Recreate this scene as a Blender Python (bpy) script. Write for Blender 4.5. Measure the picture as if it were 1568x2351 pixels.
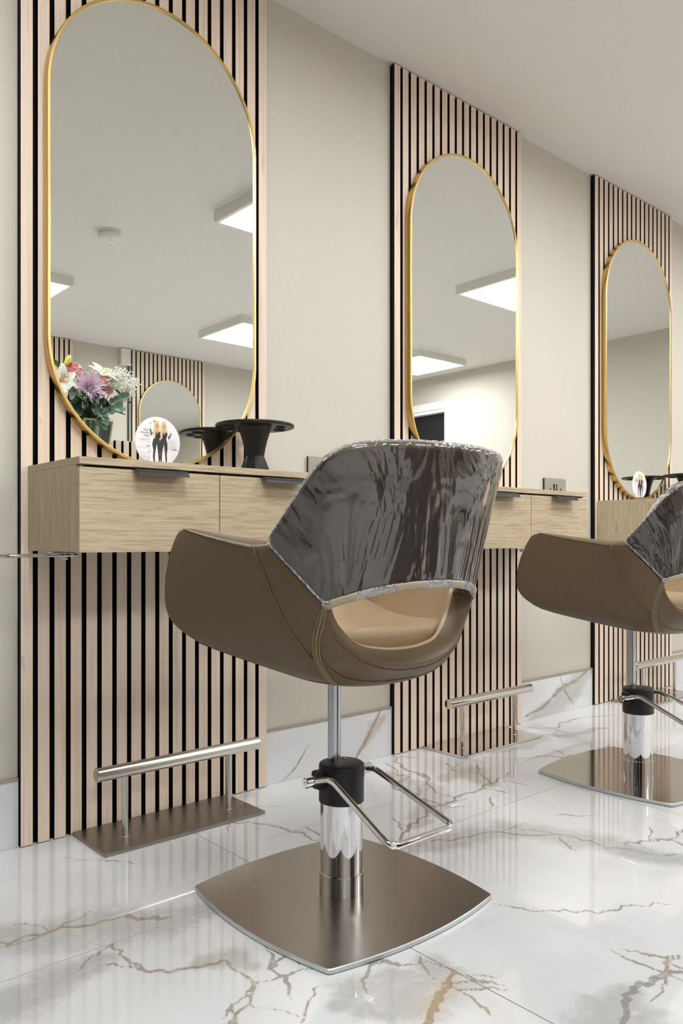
import bpy, bmesh, math, random
from mathutils import Vector, Matrix

random.seed(7)
sc = bpy.context.scene
COL = sc.collection
for o in list(bpy.data.objects):
    bpy.data.objects.remove(o, do_unlink=True)

# ------------------------------------------------------------------ camera
cam_d = bpy.data.cameras.new('camera')
cam = bpy.data.objects.new('camera', cam_d)
COL.objects.link(cam)
cam_d.sensor_fit = 'VERTICAL'
cam_d.sensor_height = 36.0
cam_d.lens = 36.0 * 1830.0 / 2351.0
cam_d.shift_y = 66.5 / 2351.0
cam_d.clip_start = 0.02
cam.location = (0.0, -1.905, 0.713)
cam.rotation_euler = (math.radians(90), 0, -math.radians(41.146))
sc.camera = cam

# ------------------------------------------------------------------ world, exposure
world = bpy.data.worlds.new('world')
sc.world = world
world.use_nodes = True
world.node_tree.nodes['Background'].inputs[0].default_value = (0.9, 0.93, 1.0, 1)
world.node_tree.nodes['Background'].inputs[1].default_value = 0.02
vs = sc.view_settings
vs.view_transform = 'Standard'
vs.look = 'None'
vs.gamma = 1.0
vs.use_curve_mapping = False
vs.exposure = 0.60
LAMP_STRENGTH = 17.0          # luminance of the ceiling panel diffusers
LAMP_COLOR = (0.975, 0.99, 1.0)

# ------------------------------------------------------------------ room dimensions
CEIL = 2.31
XL, XR = -2.4, 5.78
YF = -4.36

# ------------------------------------------------------------------ material helpers
def srgb(r, g, b):
    def c(v):
        v /= 255.0
        return v / 12.92 if v <= 0.04045 else ((v + 0.055) / 1.055) ** 2.4
    return (c(r), c(g), c(b), 1.0)

class NT:
    """tiny node tree helper"""
    def __init__(s, name):
        s.m = bpy.data.materials.new(name)
        s.m.use_nodes = True
        s.t = s.m.node_tree
        s.t.nodes.clear()
        s.out = s.n('ShaderNodeOutputMaterial')
    def n(s, typ, **kw):
        nd = s.t.nodes.new(typ)
        for k, v in kw.items():
            setattr(nd, k, v)
        return nd
    def l(s, a, b):
        s.t.links.new(a, b)
    def bsdf(s, **kw):
        b = s.n('ShaderNodeBsdfPrincipled')
        for k, v in kw.items():
            k = k.replace('_', ' ')
            b.inputs[k].default_value = v
        s.l(b.outputs[0], s.out.inputs[0])
        return b
    def coords(s, scale=(1, 1, 1), rnd=0.0, kind='Object'):
        tc = s.n('ShaderNodeTexCoord')
        mp = s.n('ShaderNodeMapping')
        mp.inputs['Scale'].default_value = scale
        s.l(tc.outputs[kind], mp.inputs[0])
        if rnd:
            oi = s.n('ShaderNodeObjectInfo')
            mu = s.n('ShaderNodeMath', operation='MULTIPLY')
            s.l(oi.outputs['Random'], mu.inputs[0])
            mu.inputs[1].default_value = rnd
            s.l(mu.outputs[0], mp.inputs['Location'])
        return mp.outputs[0]
    def noise(s, vec, scale=5.0, detail=4.0, rough=0.55, dist=0.0):
        nz = s.n('ShaderNodeTexNoise')
        nz.inputs['Scale'].default_value = scale
        nz.inputs['Detail'].default_value = detail
        nz.inputs['Roughness'].default_value = rough
        nz.inputs['Distortion'].default_value = dist
        s.l(vec, nz.inputs['Vector'])
        return nz.outputs[0]
    def ramp(s, fac, stops):
        r = s.n('ShaderNodeValToRGB')
        e = r.color_ramp.elements
        while len(e) < len(stops):
            e.new(0.5)
        for i, (p, c) in enumerate(stops):
            e[i].position = p
            e[i].color = c if len(c) == 4 else (*c, 1)
        s.l(fac, r.inputs[0])
        return r.outputs[0]
    def math(s, op, a, b=None, clamp=False):
        m = s.n('ShaderNodeMath', operation=op)
        m.use_clamp = clamp
        for i, v in enumerate((a, b)):
            if v is None:
                continue
            if isinstance(v, (int, float)):
                m.inputs[i].default_value = v
            else:
                s.l(v, m.inputs[i])
        return m.outputs[0]
    def mrange(s, v, a, b, c=0.0, d=1.0):
        m = s.n('ShaderNodeMapRange', interpolation_type='SMOOTHSTEP')
        s.l(v, m.inputs[0])
        for i, x in enumerate((a, b, c, d)):
            m.inputs[i + 1].default_value = x
        return m.outputs[0]
    def mix(s, fac, a, b, blend='MIX'):
        m = s.n('ShaderNodeMix', data_type='RGBA', blend_type=blend)
        for sock, v in ((m.inputs[0], fac), (m.inputs[6], a), (m.inputs[7], b)):
            if isinstance(v, (int, float)):
                sock.default_value = v
            elif isinstance(v, tuple):
                sock.default_value = v if len(v) == 4 else (*v, 1)
            else:
                s.l(v, sock)
        return m.outputs[2]
    def bump(s, b, h, strength=0.1, dist=0.01):
        bp = s.n('ShaderNodeBump')
        bp.inputs['Strength'].default_value = strength
        bp.inputs['Distance'].default_value = dist
        s.l(h, bp.inputs['Height'])
        s.l(bp.outputs[0], b.inputs['Normal'])
        return bp

def plain(name, col, rough=0.5, metal=0.0, spec=0.5, grain=0.0, gscale=40.0):
    t = NT(name)
    b = t.bsdf(Roughness=rough, Metallic=metal)
    b.inputs['Specular IOR Level'].default_value = spec
    b.inputs['Base Color'].default_value = col
    if grain:
        nz = t.noise(t.coords(), gscale, 5)
        c2 = tuple(min(1, x * (1 + grain)) for x in col[:3]) + (1,)
        c1 = tuple(x * (1 - grain) for x in col[:3]) + (1,)
        t.l(t.mix(nz, c1, c2), b.inputs['Base Color'])
    return t.m

M = {}
M['ceiling'] = plain('ceiling_paint', srgb(225, 220, 215), 0.9, spec=0.2, grain=0.012, gscale=60)

def wall_mat():
    t = NT('wall_paint')
    b = t.bsdf(Roughness=0.75)
    b.inputs['Specular IOR Level'].default_value = 0.25
    v = t.coords()
    n1 = t.noise(v, 1.3, 3)
    t.l(t.mix(n1, srgb(200, 194, 181), srgb(205, 199, 187)), b.inputs['Base Color'])
    t.bump(b, t.noise(v, 260, 3), 0.05, 0.002)
    return t.m
M['wall'] = wall_mat()

def veneer():
    t = NT('ash_veneer')
    b = t.bsdf(Roughness=0.55)
    b.inputs['Specular IOR Level'].default_value = 0.3
    v = t.coords((130, 130, 2.2), rnd=37.0)
    n1 = t.noise(v, 1.0, 6, 0.62, 0.6)
    v2 = t.coords((1.5, 1.5, 0.55), rnd=91.0)
    n2 = t.noise(v2, 2.0, 2)
    v3 = t.coords((30, 30, 5.0), rnd=53.0)
    n3 = t.noise(v3, 1.0, 2, 0.5, 1.0)
    c = t.ramp(n1, [(0.28, srgb(202, 181, 160)), (0.48, srgb(226, 207, 187)), (0.75, srgb(236, 219, 202))])
    c = t.mix(t.mrange(n2, 0.35, 0.7, 0.0, 0.35), c, srgb(214, 192, 170))
    c = t.mix(t.mrange(n3, 0.68, 0.8, 0.0, 0.35), c, srgb(170, 142, 118))
    t.l(c, b.inputs['Base Color'])
    t.bump(b, n1, 0.08, 0.0008)
    return t.m
M['veneer'] = veneer()
M['felt'] = plain('black_felt', (0.006, 0.006, 0.007, 1), 0.95, spec=0.05, grain=0.3, gscale=300)
M['mdf_black'] = plain('black_slat_core', (0.010, 0.008, 0.008, 1), 0.7, spec=0.15)

def oak(name, axis):
    t = NT(name)
    b = t.bsdf(Roughness=0.5)
    b.inputs['Specular IOR Level'].default_value = 0.35
    sc_ = {'x': (8, 200, 200), 'z': (200, 200, 8)}[axis]
    sc2 = {'x': (2.2, 20, 20), 'z': (20, 20, 2.2)}[axis]
    sc3 = {'x': (22, 330, 330), 'z': (330, 330, 22)}[axis]
    n1 = t.noise(t.coords(sc_, rnd=3.0), 1.0, 6, 0.6, 1.2)
    n2 = t.noise(t.coords(sc2, rnd=7.0), 1.6, 4, 0.6, 2.2)
    n3 = t.noise(t.coords(sc3, rnd=5.0), 1.0, 3, 0.6, 0.3)
    c = t.ramp(n1, [(0.3, srgb(158, 140, 114)), (0.5, srgb(188, 171, 143)), (0.72, srgb(204, 189, 162))])
    c = t.mix(t.mrange(n2, 0.48, 0.72, 0.0, 0.42), c, srgb(160, 142, 116))
    c = t.mix(t.mrange(n3, 0.60, 0.74, 0.0, 0.55), c, srgb(138, 116, 92))
    t.l(c, b.inputs['Base Color'])
    t.bump(b, n3, 0.15, 0.0006)
    return t.m
M['oak_h'] = oak('sonoma_oak_horizontal', 'x')
M['oak_v'] = oak('sonoma_oak_vertical', 'z')
M['black_metal'] = plain('matt_black_metal', srgb(33, 33, 35), 0.42, 0.2, 0.5)
M['black_plastic'] = plain('black_plastic', srgb(24, 24, 26), 0.42, spec=0.4, grain=0.1, gscale=150)
M['white_paint'] = plain('white_gloss_paint', srgb(238, 238, 236), 0.35, spec=0.4)
M['white_plastic'] = plain('white_plastic', srgb(228, 226, 218), 0.45, spec=0.4)
M['dark_room'] = plain('unlit_room_dark', srgb(26, 26, 27), 0.5, spec=0.4, grain=0.2, gscale=3)  # darkness of the room beyond the doorway, put into the colour

def metal(name, col, rough, streak=None, rvar=0.08, bumps=0.0):
    t = NT(name)
    b = t.bsdf(Roughness=rough, Metallic=1.0)
    b.inputs['Base Color'].default_value = col
    if streak:
        n1 = t.noise(t.coords(streak, rnd=9.0), 1.0, 5, 0.6)
        t.l(t.mrange(n1, 0.25, 0.75, rough - rvar, rough + rvar), b.inputs['Roughness'])
        c1 = tuple(x * 0.90 for x in col[:3]) + (1,)
        t.l(t.mix(n1, c1, col), b.inputs['Base Color'])
        if bumps:
            t.bump(b, n1, bumps, 0.0004)
    return t.m
M['gold'] = metal('brushed_gold', (0.68, 0.49, 0.19, 1), 0.33)
M['chrome'] = metal('chrome', (0.80, 0.80, 0.82, 1), 0.035)
M['steel_pole'] = metal('turned_steel', (0.52, 0.54, 0.58, 1), 0.20, (60, 60, 3), 0.06)
M['brushed'] = metal('brushed_steel_plate', (0.50, 0.46, 0.42, 1), 0.24, (1500, 25, 25), 0.025)
M['brushed_dark'] = metal('brushed_steel_satin', (0.36, 0.325, 0.295, 1), 0.36, (25, 1500, 25), 0.03)
M['satin'] = metal('satin_steel_bar', (0.66, 0.64, 0.60, 1), 0.27)
M['polished'] = metal('polished_steel', (0.68, 0.65, 0.61, 1), 0.05)
M['polished_plate'] = metal('polished_steel_plate', (0.52, 0.48, 0.44, 1), 0.10)
M['plate_edge'] = metal('plate_edge_zinc', (0.62, 0.66, 0.67, 1), 0.38)
M['zinc'] = metal('zinc_bolt', (0.62, 0.65, 0.68, 1), 0.25)
M['nickel'] = metal('brushed_nickel', (0.60, 0.57, 0.52, 1), 0.24, (4, 4, 200), 0.06)
M['mirror'] = metal('mirror_silver', (0.90, 0.93, 0.91, 1), 0.0)

def leather(name, col, rough=0.42):
    t = NT(name)
    b = t.bsdf(Roughness=rough)
    b.inputs['Specular IOR Level'].default_value = 0.35
    v = t.coords()
    n1 = t.noise(v, 3.0, 3)
    c1 = tuple(x * 0.95 for x in col[:3]) + (1,)
    t.l(t.mix(n1, c1, col), b.inputs['Base Color'])
    vo = t.n('ShaderNodeTexVoronoi')
    vo.inputs['Scale'].default_value = 420
    t.l(v, vo.inputs['Vector'])
    t.bump(b, vo.outputs['Distance'], 0.10, 0.0006)
    return t.m
M['leather'] = leather('taupe_leather', srgb(102, 84, 63))
M['leather_in'] = leather('tan_leather', srgb(178, 154, 124), 0.4)
M['piping'] = leather('olive_piping', srgb(124, 107, 78), 0.5)
M['stitch'] = plain('brown_thread', srgb(92, 72, 50), 0.8)

def clear_plastic():
    t = NT('clear_vinyl')
    v = t.coords((1, 1, 1))
    vs_ = t.coords((7, 7, 2.4))
    n1 = t.noise(vs_, 1.0, 3, 0.5, 2.6)
    n2 = t.noise(v, 9.0, 2, 0.5, 0.8)
    h = t.math('ADD', n1, t.math('MULTIPLY', n2, 0.5))
    bp = t.n('ShaderNodeBump')
    bp.inputs['Strength'].default_value = 0.8
    bp.inputs['Distance'].default_value = 0.02
    t.l(h, bp.inputs['Height'])
    fr = t.n('ShaderNodeFresnel')
    fr.inputs['IOR'].default_value = 1.55
    t.l(bp.outputs[0], fr.inputs['Normal'])
    gl = t.n('ShaderNodeBsdfGlossy')
    gl.inputs['Roughness'].default_value = 0.025
    t.l(bp.outputs[0], gl.inputs['Normal'])
    tr = t.n('ShaderNodeBsdfTransparent')
    tr.inputs[0].default_value = (0.95, 0.95, 0.955, 1)
    mx = t.n('ShaderNodeMixShader')
    t.l(t.math('MULTIPLY', fr.outputs[0], 2.5, True), mx.inputs[0])
    hz = t.n('ShaderNodeBsdfDiffuse')
    hz.inputs[0].default_value = (0.8, 0.8, 0.82, 1)
    m0 = t.n('ShaderNodeMixShader')
    m0.inputs[0].default_value = 0.03
    t.l(tr.outputs[0], m0.inputs[1])
    t.l(hz.outputs[0], m0.inputs[2])
    t.l(m0.outputs[0], mx.inputs[1])
    t.l(gl.outputs[0], mx.inputs[2])
    t.l(mx.outputs[0], t.out.inputs[0])
    return t.m
M['vinyl'] = clear_plastic()

def hem_plastic():
    t = NT('gathered_vinyl_hem')
    v = t.coords()
    n1 = t.noise(v, 130.0, 3, 0.6, 1.0)
    b = t.n('ShaderNodeBsdfPrincipled')
    b.inputs['Base Color'].default_value = srgb(196, 194, 196)
    b.inputs['Roughness'].default_value = 0.12
    t.bump(b, n1, 0.6, 0.0035)
    tr = t.n('ShaderNodeBsdfTransparent')
    mx = t.n('ShaderNodeMixShader')
    t.l(t.mrange(n1, 0.35, 0.65, 0.15, 0.8), mx.inputs[0])
    t.l(tr.outputs[0], mx.inputs[1])
    t.l(b.outputs[0], mx.inputs[2])
    t.l(mx.outputs[0], t.out.inputs[0])
    return t.m
M['hem'] = hem_plastic()
M['velcro'] = plain('beige_tape', srgb(176, 164, 138), 0.6)

def glass_mat():
    t = NT('clear_glass')
    fr = t.n('ShaderNodeFresnel')
    fr.inputs['IOR'].default_value = 1.45
    gl = t.n('ShaderNodeBsdfGlossy')
    gl.inputs['Roughness'].default_value = 0.02
    tr = t.n('ShaderNodeBsdfTransparent')
    tr.inputs[0].default_value = (0.84, 0.88, 0.87, 1)
    mx = t.n('ShaderNodeMixShader')
    t.l(fr.outputs[0], mx.inputs[0])
    t.l(tr.outputs[0], mx.inputs[1])
    t.l(gl.outputs[0], mx.inputs[2])
    t.l(mx.outputs[0], t.out.inputs[0])
    return t.m
M['glass'] = glass_mat()

M['night_glass'] = plain('dark_glazing', (0.006, 0.007, 0.011, 1), 0.02, spec=0.5)

def lamp_mat():
    t = NT('lit_diffuser')
    e = t.n('ShaderNodeEmission')
    e.inputs[0].default_value = (*LAMP_COLOR, 1)
    e.inputs[1].default_value = LAMP_STRENGTH
    t.l(e.outputs[0], t.out.inputs[0])
    return t.m
M['lamp'] = lamp_mat()

def marble(name, attrs):
    """polished porcelain: white ground, grey clouds and thin cracks.  The vein
    fields 'vein' (cracks) and 'cloud' (broad bands), 'gold' (iron stain) are mesh attributes."""
    t = NT(name)
    b = t.bsdf(Roughness=0.012, IOR=1.8)
    v = t.coords()
    nL = t.noise(v, 2.2, 4, 0.6, 0.4)
    nM = t.noise(v, 12.0, 12, 0.76, 0.6)
    nF = t.noise(v, 34.0, 9, 0.72, 0.8)
    base = t.mix(t.mrange(nL, 0.40, 0.72), srgb(220, 221, 222), srgb(210, 211, 212))
    # generic hairlines everywhere
    vo = t.n('ShaderNodeTexVoronoi', feature='DISTANCE_TO_EDGE')
    vo.inputs['Scale'].default_value = 2.3
    dv = t.n('ShaderNodeVectorMath', operation='ADD')
    nz = t.n('ShaderNodeTexNoise')
    nz.inputs['Scale'].default_value = 4.0
    nz.inputs['Detail'].default_value = 6
    t.l(v, nz.inputs['Vector'])
    sc_ = t.n('ShaderNodeVectorMath', operation='SCALE')
    sc_.inputs[3].default_value = 0.55
    t.l(nz.outputs['Color'], sc_.inputs[0])
    t.l(v, dv.inputs[0])
    t.l(sc_.outputs[0], dv.inputs[1])
    t.l(dv.outputs[0], vo.inputs['Vector'])
    hair = t.math('MULTIPLY', t.mrange(vo.outputs[0], 0.014, 0.0), t.mrange(nL, 0.52, 0.68))
    col = t.mix(t.math('MULTIPLY', hair, 0.35), base, srgb(176, 170, 160))
    if attrs:
        def at(nm):
            a = t.n('ShaderNodeAttribute')
            a.attribute_name = nm
            return a.outputs['Fac']
        cl = t.math('ADD', at('cloud'), t.math('MULTIPLY', t.math('SUBTRACT', nM, 0.5), 2.3))
        m1 = t.mrange(cl, -0.3, 0.7)
        tone = t.ramp(nF, [(0.34, srgb(146, 147, 147)), (0.52, srgb(178, 178, 176)), (0.68, srgb(206, 205, 202))])
        tone = t.mix(t.mrange(at('gold'), 0.1, 0.9, 0.0, 0.75), tone, srgb(192, 178, 154))
        m1 = t.math('MULTIPLY', m1, t.mrange(nF, 0.3, 0.62, 0.45, 1.0))
        col = t.mix(t.math('MULTIPLY', m1, 0.95), col, tone)
        ve = t.math('ADD', at('vein'), t.math('MULTIPLY', t.math('SUBTRACT', nM, 0.5), 1.5))
        m2 = t.mrange(ve, 0.58, 0.74)
        m2 = t.math('MULTIPLY', m2, t.mrange(nF, 0.28, 0.55, 0.35, 1.0))
        vc = t.mix(t.mrange(at('gold'), 0.1, 0.7), srgb(122, 120, 116), srgb(152, 122, 80))
        col = t.mix(t.math('MULTIPLY', m2, 0.85), col, vc)
        halo = t.mrange(ve, 0.1, 0.7, 0.0, 0.22)
        col = t.mix(halo, col, srgb(190, 186, 178))
    t.l(col, b.inputs['Base Color'])
    t.bump(b, t.noise(v, 5.0, 1), 0.03, 0.004)
    return t.m
M['marble'] = marble('polished_marble_tile', True)
M['grout'] = plain('grey_grout', srgb(120, 117, 110), 0.9)
M['trim'] = plain('grey_trim', srgb(158, 150, 136), 0.5)

# ------------------------------------------------------------------ mesh helpers
class MB:
    def __init__(s):
        s.v = []; s.f = []; s.mi = []; s.fl = []
    def add(s, vs_, fs, mi=0, flat=False):
        b = len(s.v)
        s.v += [tuple(p) for p in vs_]
        for f in fs:
            s.f.append(tuple(b + i for i in f)); s.mi.append(mi); s.fl.append(flat)
    def box(s, x0, x1, y0, y1, z0, z1, bev=0.0, mi=0):
        if bev <= 0:
            vs_ = [(x, y, z) for z in (z0, z1) for y in (y0, y1) for x in (x0, x1)]
            s.add(vs_, [(0, 2, 3, 1), (4, 5, 7, 6), (0, 1, 5, 4), (2, 6, 7, 3), (0, 4, 6, 2), (1, 3, 7, 5)], mi, True)
            return
        bm = bmesh.new()
        bmesh.ops.create_cube(bm, size=1.0, matrix=Matrix.Translation(((x0 + x1) / 2, (y0 + y1) / 2, (z0 + z1) / 2)) @ Matrix.Diagonal((x1 - x0, y1 - y0, z1 - z0, 1)))
        bmesh.ops.bevel(bm, geom=list(bm.edges), offset=bev, segments=2, affect='EDGES', profile=0.6)
        bm.verts.index_update()
        s.add([v.co[:] for v in bm.verts], [[v.index for v in f.verts] for f in bm.faces], mi, True)
        bm.free()
    def lathe(s, prof, n=32, c=(0, 0, 0), axis='z', caps=True, mi=0):
        """prof: list of (radius, height)"""
        vs_ = []
        for r, h in prof:
            for k in range(n):
                a = 2 * math.pi * k / n
                x, y = r * math.cos(a), r * math.sin(a)
                if axis == 'z': p = (x, y, h)
                elif axis == 'x': p = (h, x, y)
                else: p = (y, h, x)
                vs_.append((c[0] + p[0], c[1] + p[1], c[2] + p[2]))
        fs = []
        for i in range(len(prof) - 1):
            for k in range(n):
                k2 = (k + 1) % n
                fs.append((i * n + k, i * n + k2, (i + 1) * n + k2, (i + 1) * n + k))
        if caps:
            fs.append(tuple(reversed(range(n))))
            fs.append(tuple((len(prof) - 1) * n + k for k in range(n)))
        s.add(vs_, fs, mi)
    def tube(s, pts, r, n=10, closed=False, caps=True, mi=0):
        P = [Vector(p) for p in pts]
        N = len(P)
        T = []
        for i in range(N):
            if closed: d = P[(i + 1) % N] - P[i - 1]
            else: d = P[min(i + 1, N - 1)] - P[max(i - 1, 0)]
            T.append(d.normalized())
        up = Vector((0, 0, 1)) if abs(T[0].z) < 0.9 else Vector((1, 0, 0))
        nrm = T[0].cross(up).normalized()
        vs_ = []
        for i in range(N):
            if i:
                q = T[i - 1].rotation_difference(T[i])
                nrm = q @ nrm
                nrm = (nrm - T[i] * nrm.dot(T[i])).normalized()
            bn = T[i].cross(nrm)
            rr = r[i] if isinstance(r, (list, tuple)) else r
            for k in range(n):
                a = 2 * math.pi * k / n
                vs_.append(P[i] + nrm * (rr * math.cos(a)) + bn * (rr * math.sin(a)))
        fs = []
        m = N if closed else N - 1
        for i in range(m):
            for k in range(n):
                k2 = (k + 1) % n
                j = (i + 1) % N
                fs.append((i * n + k, i * n + k2, j * n + k2, j * n + k))
        if caps and not closed:
            fs.append(tuple(reversed(range(n))))
            fs.append(tuple((N - 1) * n + k for k in range(n)))
        s.add(vs_, fs, mi)
    def grid(s, rows, mi=0, closed=False):
        """rows: list of equal-length point lists"""
        n = len(rows[0])
        fs = []
        for j in range(len(rows) - 1):
            for i in range(n if closed else n - 1):
                i2 = (i + 1) % n
                fs.append((j * n + i, j * n + i2, (j + 1) * n + i2, (j + 1) * n + i))
        s.add([p for r in rows for p in r], fs, mi)
    def prism(s, poly, z0, z1, fn=None, mi=0):
        """poly in 2-D, extruded; fn maps (a,b,h)->xyz"""
        fn = fn or (lambda a, b, h: (a, b, h))
        n = len(poly)
        vs_ = [fn(a, b, z0) for a, b in poly] + [fn(a, b, z1) for a, b in poly]
        fs = [tuple(reversed(range(n))), tuple(range(n, 2 * n))]
        fs += [(k, (k + 1) % n, n + (k + 1) % n, n + k) for k in range(n)]
        s.add(vs_, fs, mi)
    def mesh(s, name, mats, smooth=35):
        me = bpy.data.meshes.new(name)
        me.from_pydata(s.v, [], s.f)
        for m in (mats if isinstance(mats, (list, tuple)) else [mats]):
            me.materials.append(m)
        for p, mi in zip(me.polygons, s.mi):
            p.material_index = mi
        if smooth:
            me.polygons.foreach_set('use_smooth', [True] * len(s.fl))
            me.set_sharp_from_angle(angle=math.radians(smooth))
            me.polygons.foreach_set('use_smooth', [not q for q in s.fl])
        me.update()
        return me
    def build(s, name, mats, parent=None, smooth=35, **kw):
        return link(name, s.mesh(name, mats, smooth), parent, **kw)

def link(name, me, parent=None, loc=None, **props):
    o = bpy.data.objects.new(name, me)
    COL.objects.link(o)
    if parent: o.parent = parent
    if loc is not None: o.location = loc
    for k, v in props.items(): o[k] = v
    return o

def thing(name, label, cat, loc=(0, 0, 0), rz=0.0, group=None):
    o = bpy.data.objects.new(name, None)
    COL.objects.link(o)
    o.empty_display_size = 0.05
    o.location = loc
    o.rotation_euler = (0, 0, rz)
    o['label'] = label; o['category'] = cat
    if group: o['group'] = group
    return o

def tag(o, label, cat, group=None):
    o['label'] = label; o['category'] = cat
    if group: o['group'] = group
    return o

KIDS = {}
def copy_tree(o, parent=None):
    c = o.copy()
    COL.objects.link(c)
    c.parent = parent
    for ch in [q for q in bpy.data.objects if q.parent == o]:
        copy_tree(ch, c)
    return c

def struct(name, mb, mat, smooth=0, **kw):
    return mb.build(name, mat, smooth=smooth, kind='structure', **kw)

def catmull(pts, n=8):
    P = [Vector(p) for p in pts]
    out = []
    for i in range(len(P) - 1):
        p0 = P[max(i - 1, 0)]; p1 = P[i]; p2 = P[i + 1]; p3 = P[min(i + 2, len(P) - 1)]
        for k in range(n):
            t = k / n
            out.append(0.5 * ((2 * p1) + (p2 - p0) * t + (2 * p0 - 5 * p1 + 4 * p2 - p3) * t * t + (3 * p1 - p0 - 3 * p2 + p3) * t ** 3))
    out.append(P[-1])
    return out

# ================================================================== SETTING
WT = 0.10
mb = MB(); mb.box(XL - WT, XR + WT, 0, WT, -0.05, CEIL + 0.1)
struct('wall_back', mb, M['wall'])
mb = MB(); mb.box(XL - WT, XR + WT, YF - WT, YF, -0.05, CEIL + 0.1)
struct('wall_front', mb, M['wall'])
WY0, WY1, WZ0, WZ1 = -4.05, -0.35, 0.12, 2.20
mb = MB()
mb.box(XL - WT, XL, YF, WY0, -0.05, CEIL + 0.1); mb.box(XL - WT, XL, WY1, 0, -0.05, CEIL + 0.1)
mb.box(XL - WT, XL, WY0, WY1, -0.05, WZ0); mb.box(XL - WT, XL, WY0, WY1, WZ1, CEIL + 0.1)
struct('wall_left', mb, M['wall'])
# dark shopfront glazing at the left end, behind the camera
mb = MB()
mb.box(XL - .07, XL - .01, WY0, WY1, WZ0, WZ0 + .05); mb.box(XL - .07, XL - .01, WY0, WY1, WZ1 - .05, WZ1)
NB = 4
for k in range(NB + 1):
    y = WY0 + (WY1 - WY0 - .05) * k / NB
    mb.box(XL - .07, XL - .01, y, y + .05, WZ0 + .05, WZ1 - .05)
win = struct('window_1', mb, M['black_metal'])
for k in range(NB):
    y = WY0 + (WY1 - WY0 - .05) * k / NB
    p = MB(); p.box(XL - .046, XL - .036, y + .05, y + (WY1 - WY0 - .05) / NB, WZ0 + .05, WZ1 - .05)
    p.build('pane', M['night_glass'], win, 0)
# end wall with the doorway seen in the middle mirror
DY0, DY1, DZ = -4.12, -3.28, 1.985
mb = MB()
mb.box(XR, XR + WT, DY1, 0, -0.05, CEIL + 0.1)
mb.box(XR, XR + WT, YF, DY0, -0.05, CEIL + 0.1)
mb.box(XR, XR + WT, DY0, DY1, DZ, CEIL + 0.1)
struct('wall_right', mb, M['wall'])
mb = MB(); mb.box(XL - WT, XR + WT, YF - WT, WT, CEIL, CEIL + 0.1)
struct('ceiling', mb, M['ceiling'])

# door: white lined frame, panel painted dark as the unlit room beyond
mb = MB()
mb.box(XR - 0.018, XR, DY1, DY1 + 0.072, 0, DZ + 0.072, 0.004)
mb.box(XR - 0.018, XR, DY0 - 0.072, DY0, 0, DZ + 0.072, 0.004)
mb.box(XR - 0.018, XR, DY0, DY1, DZ, DZ + 0.072, 0.004)
mb.box(XR - 0.006, XR + WT, DY1 - 0.012, DY1, 0, DZ)
mb.box(XR - 0.006, XR + WT, DY0, DY0 + 0.012, 0, DZ)
mb.box(XR - 0.006, XR + WT, DY0 + 0.012, DY1 - 0.012, DZ - 0.03, DZ)
door = mb.build('door_1', M['white_paint'], smooth=0, kind='structure')
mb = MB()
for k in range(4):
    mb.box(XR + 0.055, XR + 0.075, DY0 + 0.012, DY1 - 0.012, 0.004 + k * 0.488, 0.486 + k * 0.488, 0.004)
mb.build('dark_room_panel', M['dark_room'], door)

# ------------------------------------------------------------------ floor: one-metre polished tiles
mb = MB(); mb.box(XL - WT, XR + WT, YF - WT, WT, -0.06, -0.004)
floor = struct('floor', mb, M['grout'])

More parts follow.
